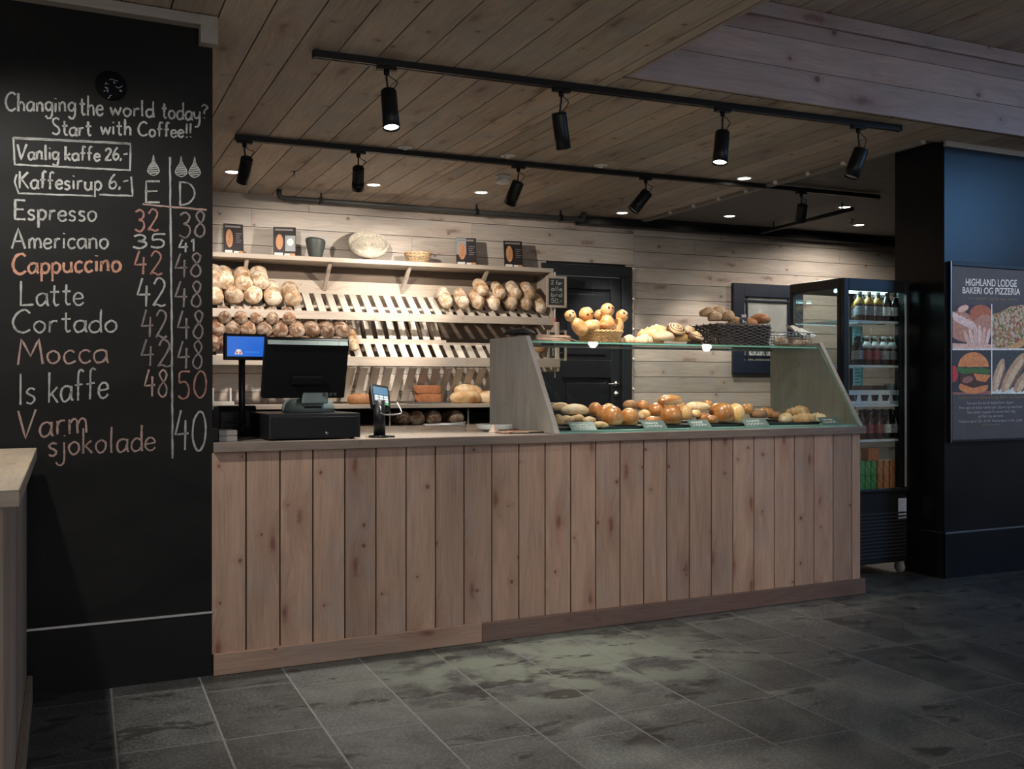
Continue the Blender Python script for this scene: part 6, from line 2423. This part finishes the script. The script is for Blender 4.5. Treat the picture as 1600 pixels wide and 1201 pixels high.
# ================================================================ PICTURE ON THE BACK WALL
o = thing('wall_picture', 'grey winter picture in a broad navy frame on the back wall', 'picture', B0, BA)
u0, u1, z0_, z1_ = 4.721, 5.535, 1.286, 2.144
fw_ = 0.125
mb = MB()
for a_, e_, c_, d_ in ((u0, u0 + fw_, z0_, z1_), (u1 - fw_, u1, z0_, z1_), (u0 + fw_, u1 - fw_, z0_, z0_ + fw_), (u0 + fw_, u1 - fw_, z1_ - fw_, z1_)):
    mb.box(a_, e_, -0.035, -0.001, c_, d_)
for a_ in (u0 + fw_ + 0.028, u1 - fw_ - 0.048):
    mb.box(a_, a_ + 0.02, -0.025, -0.008, z0_ + fw_, z1_ - fw_)
for c_ in (z0_ + fw_ + 0.028, z1_ - fw_ - 0.048):
    mb.box(u0 + fw_, u1 - fw_, -0.0255, -0.0085, c_, c_ + 0.02)
mb.build('frame', MT['navy'], o, bevel=0.003)
mb = MB()
mb.box(u0 + fw_, u1 - fw_, -0.006, -0.001, z0_ + fw_, z1_ - fw_)
sh = mb.build('print', plain('pale grey print', (0.42, 0.45, 0.45), 0.5, var=0.2, vs=4), o)
mb = MB()
uu0, uu1, zz0, zz1 = u0 + fw_, u1 - fw_, z0_ + fw_, z1_ - fw_
def F(pts, m_, l):
    mb.add([(uu0 + (uu1 - uu0) * a_, -0.0062 - 0.0003 * l, zz0 + (zz1 - zz0) * b_) for a_, b_ in pts], [tuple(range(len(pts)))], mat=m_)
F([(0, 0), (1, 0), (1, .20), (.7, .26), (.45, .19), (.2, .25), (0, .2)], 0, 1)
for k in range(26):
    a_ = random.uniform(0.02, 0.95)
    h_ = random.uniform(.06, .16)
    b_ = random.uniform(0.0, .16)
    F([(a_, b_), (a_ + .035, b_), (a_ + .018, b_ + h_)], 1 + k % 2, 2 + k % 3)
for k in range(9):
    a_ = 0.30 + 0.018 * k
    h_ = 0.10 + 0.05 * sin(k * 1.7)
    F([(a_, .60), (a_ + .016, .60), (a_ + .012, .60 + h_), (a_ + .003, .62 + h_)], 1 + k % 2, 2)
F([(.30, .76), (.36, .72), (.40, .80), (.35, .82)], 0, 3)
mb.build('landscape', [plain('print snow', (0.60, 0.64, 0.63), 0.5), plain('print dark firs', (0.06, 0.08, 0.09), 0.5), plain('print grey firs', (0.20, 0.22, 0.23), 0.5)], sh)

# ================================================================ TRACKS, SPOTS, CEILING FITTINGS
def track(pa, pb, z_, label):
    a_, e_ = Vector(HALL.onz(*pa, z_)), Vector(HALL.onz(*pb, z_))
    d_ = e_ - a_
    o_ = thing('light_track', label, 'track', (a_.x, a_.y, z_), atan2(d_.y, d_.x))
    L_ = d_.length
    mb_ = MB()
    mb_.box(0, L_, -0.018, -0.006, 0, H - z_ - 0.0005)
    mb_.box(0, L_, 0.006, 0.018, 0, H - z_ - 0.0005)
    mb_.box(0, L_, -0.006, 0.006, 0.010, H - z_ - 0.0005)
    mb_.build('rail', MT['black_metal'], o_)
    for x_ in (0, L_):
        mb_ = MB()
        mb_.box(x_ - 0.004, x_ + 0.004, -0.020, 0.020, -0.002, H - z_ - 0.0005)
        mb_.build('end_cap', MT['black_plastic'], o_)
    return a_, d_


ZK = 2.628
ta, td = track((490, 90), (1405, 205), ZK, 'front black light track on the plank ceiling above the counter edge')
ra, rd = track((368, 219), (1372, 311), ZK, 'rear black light track on the ceiling behind the counter')
gsp = 'black track spotlights'


def track_spot(base, d_, px, ptop, pbot, rpx, dy, label, power, target, ang=50, ribbed=False, col=WARM, lens='lens_dim'):
    # where the sight line of column px crosses the track, seen in plan
    r = HALL._ray(px, 600)
    # base + s*d = t*r
    det = d_.x * (-r[1]) - d_.y * (-r[0])
    s_ = ((-base.x) * (-r[1]) - (-base.y) * (-r[0])) / det
    m_ = base + d_ * s_
    Y = m_.y
    p0, p1 = Vector(HALL.onv(*ptop, Y)), Vector(HALL.onv(*pbot, Y))
    dep = m_.x * sin(YAW) + m_.y * cos(YAW)
    R_ = rpx * dep / FPX
    p1 = p1 + Vector((0, dy, 0))
    if dy > 0:      # keep the lower end on its sight line
        p1 = Vector(HALL.onv(pbot[0], pbot[1], Y + dy))
    ax = (p1 - p0)
    L_ = ax.length
    ax.normalize()
    o_ = thing('track_spotlight', label, 'spotlight', (m_.x, m_.y, ZK - 0.002), 0, gsp)
    org = Vector((m_.x, m_.y, ZK - 0.002))
    mb_ = MB()
    mb_.box(-0.045, 0.045, -0.015, 0.015, -0.014, 0.0, M=Matrix.Rotation(atan2(d_.y, d_.x), 4, 'Z'))
    mb_.lathe([(0.001, -0.036), (0.012, -0.036), (0.014, -0.014)], 12)
    mb_.build('adapter', MT['black_plastic'], o_)
    q0 = p0 - org
    Mx = Matrix.Translation(q0) @ ax.to_track_quat('Z', 'Y').to_matrix().to_4x4()
    side = Vector((1, 0, 0)) * (R_ * 0.55)
    mb_ = MB()
    mb_.tube([(0, 0, -0.03), tuple(Vector((0, 0, -0.055))), tuple(q0 + ax * (L_ * 0.12) - Vector((0, 0.0, 0)) + side * 0.0)], 0.005, 8)
    mb_.build('stem', MT['black_metal'], o_)
    mb_ = MB()
    mb_.tube(spline([(0.004, 0, -0.034), (0.03, -0.004, -0.05), tuple(q0 * 0.6 + Vector((0.045, 0, 0))), tuple(q0 + ax * 0.004 + Vector((0.012, 0, 0)))], 8), 0.0022, 6)
    mb_.build('cable', MT['black_plastic'], o_)
    prof = [(0.001, 0.0), (R_ * .86, 0.0), (R_ * .93, 0.006)]
    if ribbed:
        n_ = 9
        for k in range(n_):
            za = 0.02 + (L_ * .55) * k / n_
            zb__ = za + L_ * .55 / n_ * .5
            prof += [(R_ * .93, za), (R_ * .93, zb__), (R_ * .82, zb__ + 0.001), (R_ * .82, za + L_ * .55 / n_ - 0.001)]
    prof += [(R_ * .95, L_ * .62), (R_, L_), (R_ * .90, L_), (R_ * .86, L_ - 0.012)]
    mb_ = MB()
    mb_.lathe(prof, 24, M=Mx)
    bo = mb_.build('housing', MT['black_metal'], o_)
    mb_ = MB()
    mb_.lathe([(0.001, L_ - 0.010), (R_ * .87, L_ - 0.010)], 24, M=Mx)
    # flip so that it faces out of the barrel
    mb_.build('lens', MT[lens], o_)
    if power:
        lp = p1 + ax * 0.004
        spot(lp, target, power, ang, 0.7, col, 0.03)
    return o_


PF = 55
track_spot(ta, td, 604, (607, 142), (607, 204), 13.5, -0.045, 'glowing spotlight first from the near end of the front track', 180, (1.5, 3.75, 0), 62, False, NEUT, 'lens')
track_spot(ta, td, 877, (873, 176), (880, 232), 12.5, 0.05, 'spotlight second from the near end of the front track, seen against the planks', 110, (2.9, 4.6, 1.0), 60)
track_spot(ta, td, 1129, (1129, 206), (1121, 256), 12.2, -0.02, 'spotlight third from the near end of the front track, with a thin bright rim', 40, (3.0, 4.3, 1.0), 60, False, NEUT, 'lens')
track_spot(ta, td, 1341, (1346, 233), (1329, 277), 12.2, 0.03, 'tilted spotlight at the column end of the front track', 30, (3.7, 4.7, 1.0), 60)
track_spot(ra, rd, 382, (386, 247), (379, 284), 10.2, 0.11, 'spotlight first from the chalkboard wall on the rear track', 110, BACK.w(0.5, -0.1, 1.7), 64)
track_spot(ra, rd, 560, (560, 262), (559, 295), 9.8, 0.11, 'ribbed spotlight second from the chalkboard wall on the rear track', 170, BACK.w(2.0, -0.1, 1.75), 64, True)
track_spot(ra, rd, 810, (810, 284), (796, 319), 10.2, 0.08, 'tilted spotlight in the middle of the rear track beside the smoke detector', 170, BACK.w(0.9, -0.1, 1.75), 64)
track_spot(ra, rd, 1009, (1012, 300), (989, 329), 9.8, 0.04, 'strongly tilted spotlight fourth from the chalkboard wall on the rear track', 130, CTR.w(2.4, .4, 1.2), 60)
track_spot(ra, rd, 1252, (1254, 320), (1250, 346), 8.8, 0.06, 'small spotlight on the rear track under the dark grey ceiling', 80, CTR.w(3.2, .4, 1.2), 55)

gd_ = 'lit recessed downlights'
mb = MB()
mb.lathe([(0.060, 0.0), (0.060, -0.003), (0.048, -0.006), (0.044, 0.0), (0.044, 0.004)], 28)
me_ring = mb.mesh('downlight_ring', MT['white_plastic'])
mb = MB()
mb.lathe([(0.044, -0.002), (0.001, -0.002)], 28)
me_disc = mb.mesh('downlight_lens', emit('downlight lens', (1.0, 0.92, 0.80), 14.0))
DL = [((363, 268), 'lit downlight nearest the chalkboard wall beside the first rear spotlight', .3, 80), ((584, 288), 'lit downlight beside the ribbed spotlight', .35, 90), ((752, 300), 'lit downlight near the smoke detector', .35, 90),
      ((972, 332), 'lit downlight in the planks nearest the door', 1.5, 66), ((1163, 278), 'lit downlight in the planks near the dark ceiling edge', 1.0, 80),
      ((1140, 337), 'lit downlight in the dark ceiling nearest the plank edge', 1.5, 78), ((1320, 323), 'lit downlight in the dark ceiling above the black pipe end', .75, 165), ((1342, 351), 'lit downlight in the dark ceiling closest to the column', .75, 165)]
for (pp_, lb, k, an) in DL:
    zc_ = H if pp_[0] not in (1140, 1320, 1342) else H + 0.011
    q = HALL.onz(*pp_, zc_)
    o = thing('downlight', lb, 'downlight', (q[0], q[1], zc_ - 0.0005), 0, gd_)
    inst('trim_ring', me_ring, None, None, (0, 0, 0), parent=o)
    inst('lens', me_disc, None, None, (0, 0, 0), parent=o)
    spot((q[0], q[1], zc_ - 0.012), (q[0], q[1] + 0.15, 0), DOWN_POWER * k, an, 0.55, WARM, 0.04)
mb = MB()
mb.lathe([(0.046, 0.0), (0.046, -0.004), (0.036, -0.008), (0.032, -0.002), (0.031, 0.002)], 24)
me_r2 = mb.mesh('fitting_ring', MT['white_plastic'])
mb = MB()
mb.lathe([(0.031, -0.001), (0.016, -0.002), (0.014, -0.016), (0.001, -0.018)], 20)
me_e2 = mb.mesh('fitting_eye', MT['white_plastic'])
for pp_, lb in (((633, 230), 'unlit recessed ceiling fitting nearest the ribbed spotlight'), ((793, 243), 'unlit recessed ceiling fitting above the smoke detector'), ((939, 258), 'unlit recessed ceiling fitting farthest from the chalkboard wall')):
    q = HALL.onz(*pp_, H)
    o = thing('ceiling_fitting', lb, 'ceiling fitting', (q[0], q[1], H - 0.0005), 0, 'unlit ceiling fittings')
    inst('ring', me_r2, None, None, (0, 0, 0), parent=o)
    inst('eye', me_e2, None, None, (0, 0, 0), parent=o)
q = HALL.onz(785, 275, H)
o = thing('smoke_detector', 'white round smoke detector on the plank ceiling', 'smoke detector', (q[0], q[1], H - 0.0005))
mb = MB()
mb.lathe([(0.052, 0.0), (0.052, -0.012), (0.0, -0.012)], 28)
mb.build('base', MT['white_plastic'], o)
mb = MB()
mb.lathe([(0.036, -0.0125), (0.038, -0.020), (0.050, -0.022), (0.050, -0.046), (0.040, -0.054), (0.001, -0.056)], 28)
mb.build('sensor_cap', MT['white_plastic'], o)
for pp_, z_, lb in (((460, 268), H, 'small sprinkler head in the planks above the wall pipe'), ((972, 310), H, 'small sprinkler head near the plank ceiling corner by the door'), ((1330, 343), H + 0.011, 'small white sprinkler head in the dark ceiling by the column')):
    q = HALL.onz(*pp_, z_)
    o = thing('sprinkler', lb, 'sprinkler', (q[0], q[1], z_ - 0.0005), 0, 'sprinkler heads')
    mb = MB()
    mb.lathe([(0.028, 0), (0.026, -0.004), (0.008, -0.006), (0.007, -0.024), (0.001, -0.024)], 16)
    mb.build('rosette', MT['steel_dark'], o)
    mb = MB()
    mb.tube([(-0.006, 0, -0.024), (-0.010, 0, -0.032), (0, 0, -0.042), (0.010, 0, -0.032), (0.006, 0, -0.024)], 0.002, 6)
    mb.lathe([(0.001, -0.042), (0.014, -0.043), (0.014, -0.045), (0.001, -0.045)], 14)
    mb.build('deflector', MT['steel_dark'], o)

# pipes and duct under the ceiling at the back wall
vp = -0.25
a_, b_ = BACK.onv(436, 313, vp), BACK.onv(912, 340, vp)
zp = (a_[2] + b_[2]) / 2
o = thing('ceiling_pipe', 'dark pipe with elbows running under the ceiling along the back wall', 'pipe', B0, BA)
mb = MB()
mb.tube([(a_[0], vp, H - 0.001), (a_[0], vp, zp + 0.03), (a_[0] + 0.008, vp, zp + 0.008), (a_[0] + 0.03, vp, zp), (b_[0] - 0.03, vp, zp), (b_[0] - 0.008, vp, zp + 0.008), (b_[0], vp, zp + 0.03), (b_[0], vp, H - 0.001)], 0.021, 12)
mb.build('pipe', plain('dark grey pipe', (0.055, 0.055, 0.055), 0.5), o)
for x_ in (a_[0] + 0.32, a_[0] + 1.6, b_[0] - 0.22):
    mb = MB()
    mb.box(x_ - 0.012, x_ + 0.012, vp - 0.026, vp + 0.026, zp - 0.026, zp + 0.026)
    mb.box(x_ - 0.006, x_ + 0.006, vp - 0.006, vp + 0.006, zp + 0.026, H - 0.001)
    mb.build('pipe_clamp', MT['black_metal'], o)
mb = MB()
mb.box(b_[0] + 0.03, 8.5, -0.13, -0.021, H - 0.075, H - 0.012)
tag(mb.build('cable_duct', MT['black_metal'], None, B0, BA, bevel=0.004), 'long black duct along the top of the back wall above the door and picture', 'duct')
a_, b_ = HALL.onz(1190, 363, 2.60), HALL.onz(1332, 326, 2.60)
o = thing('sprinkler_pipe', 'black pipe crossing below the dark ceiling toward the column', 'pipe', (0, 0, 0))
mb = MB()
mb.tube([(*a_[:2], 2.60), (*b_[:2], 2.60)], 0.017, 10)
mb.build('pipe', MT['black_metal'], o)
for t_ in (0.15, 0.9):
    x_, y_ = a_[0] + (b_[0] - a_[0]) * t_, a_[1] + (b_[1] - a_[1]) * t_
    mb = MB()
    mb.tube([(x_, y_, 2.615), (x_, y_, H + 0.0115)], 0.006, 8)
    mb.build('hanger', MT['black_metal'], o)

# light string clipped round the door frame
o = thing('light_string', 'thin pale light string clipped down the edge of the dark door frame', 'light string', B0, BA)
mb = MB()
mb.tube(spline([(3.642, -0.026, 2.235), (3.645, -0.024, 1.9), (3.641, -0.025, 1.4), (3.645, -0.024, 0.9), (3.642, -0.025, 0.3)], 6), 0.0035, 6)
mb.build('cord', plain('clear cord', (0.40, 0.37, 0.33), 0.4), o)
for k in range(6):
    mb = MB()
    mb.lathe([(0.001, -0.014), (0.009, -0.008), (0.010, 0.002), (0.006, 0.012), (0.001, 0.014)], 10, M=Matrix.Translation((3.642, -0.031, 2.225 - k * 0.272)))
    mb.build('bulb', plain('small white bulb', (0.75, 0.73, 0.70), 0.3), o)
o = thing('ceiling_cable', 'thin cable with white clips along the pale trim of the plank ceiling', 'cable', (0, 0, 0))
mb = MB()
xk = X2 - 0.02
mb.tube(spline([(xk, 4.9, H - 0.006), (xk, 5.6, H - 0.012), (xk, 6.3, H - 0.006), (xk, 7.2, H - 0.010)], 6), 0.004, 6)
mb.build('cable', MT['trim_wood'], o)
for k in range(7):
    mb = MB()
    y_ = 5.0 + k * 0.34
    mb.box(xk - 0.012, xk + 0.010, y_ - 0.012, y_ + 0.012, H - 0.022, H - 0.0005)
    mb.build('clip', MT['white_plastic'], o)
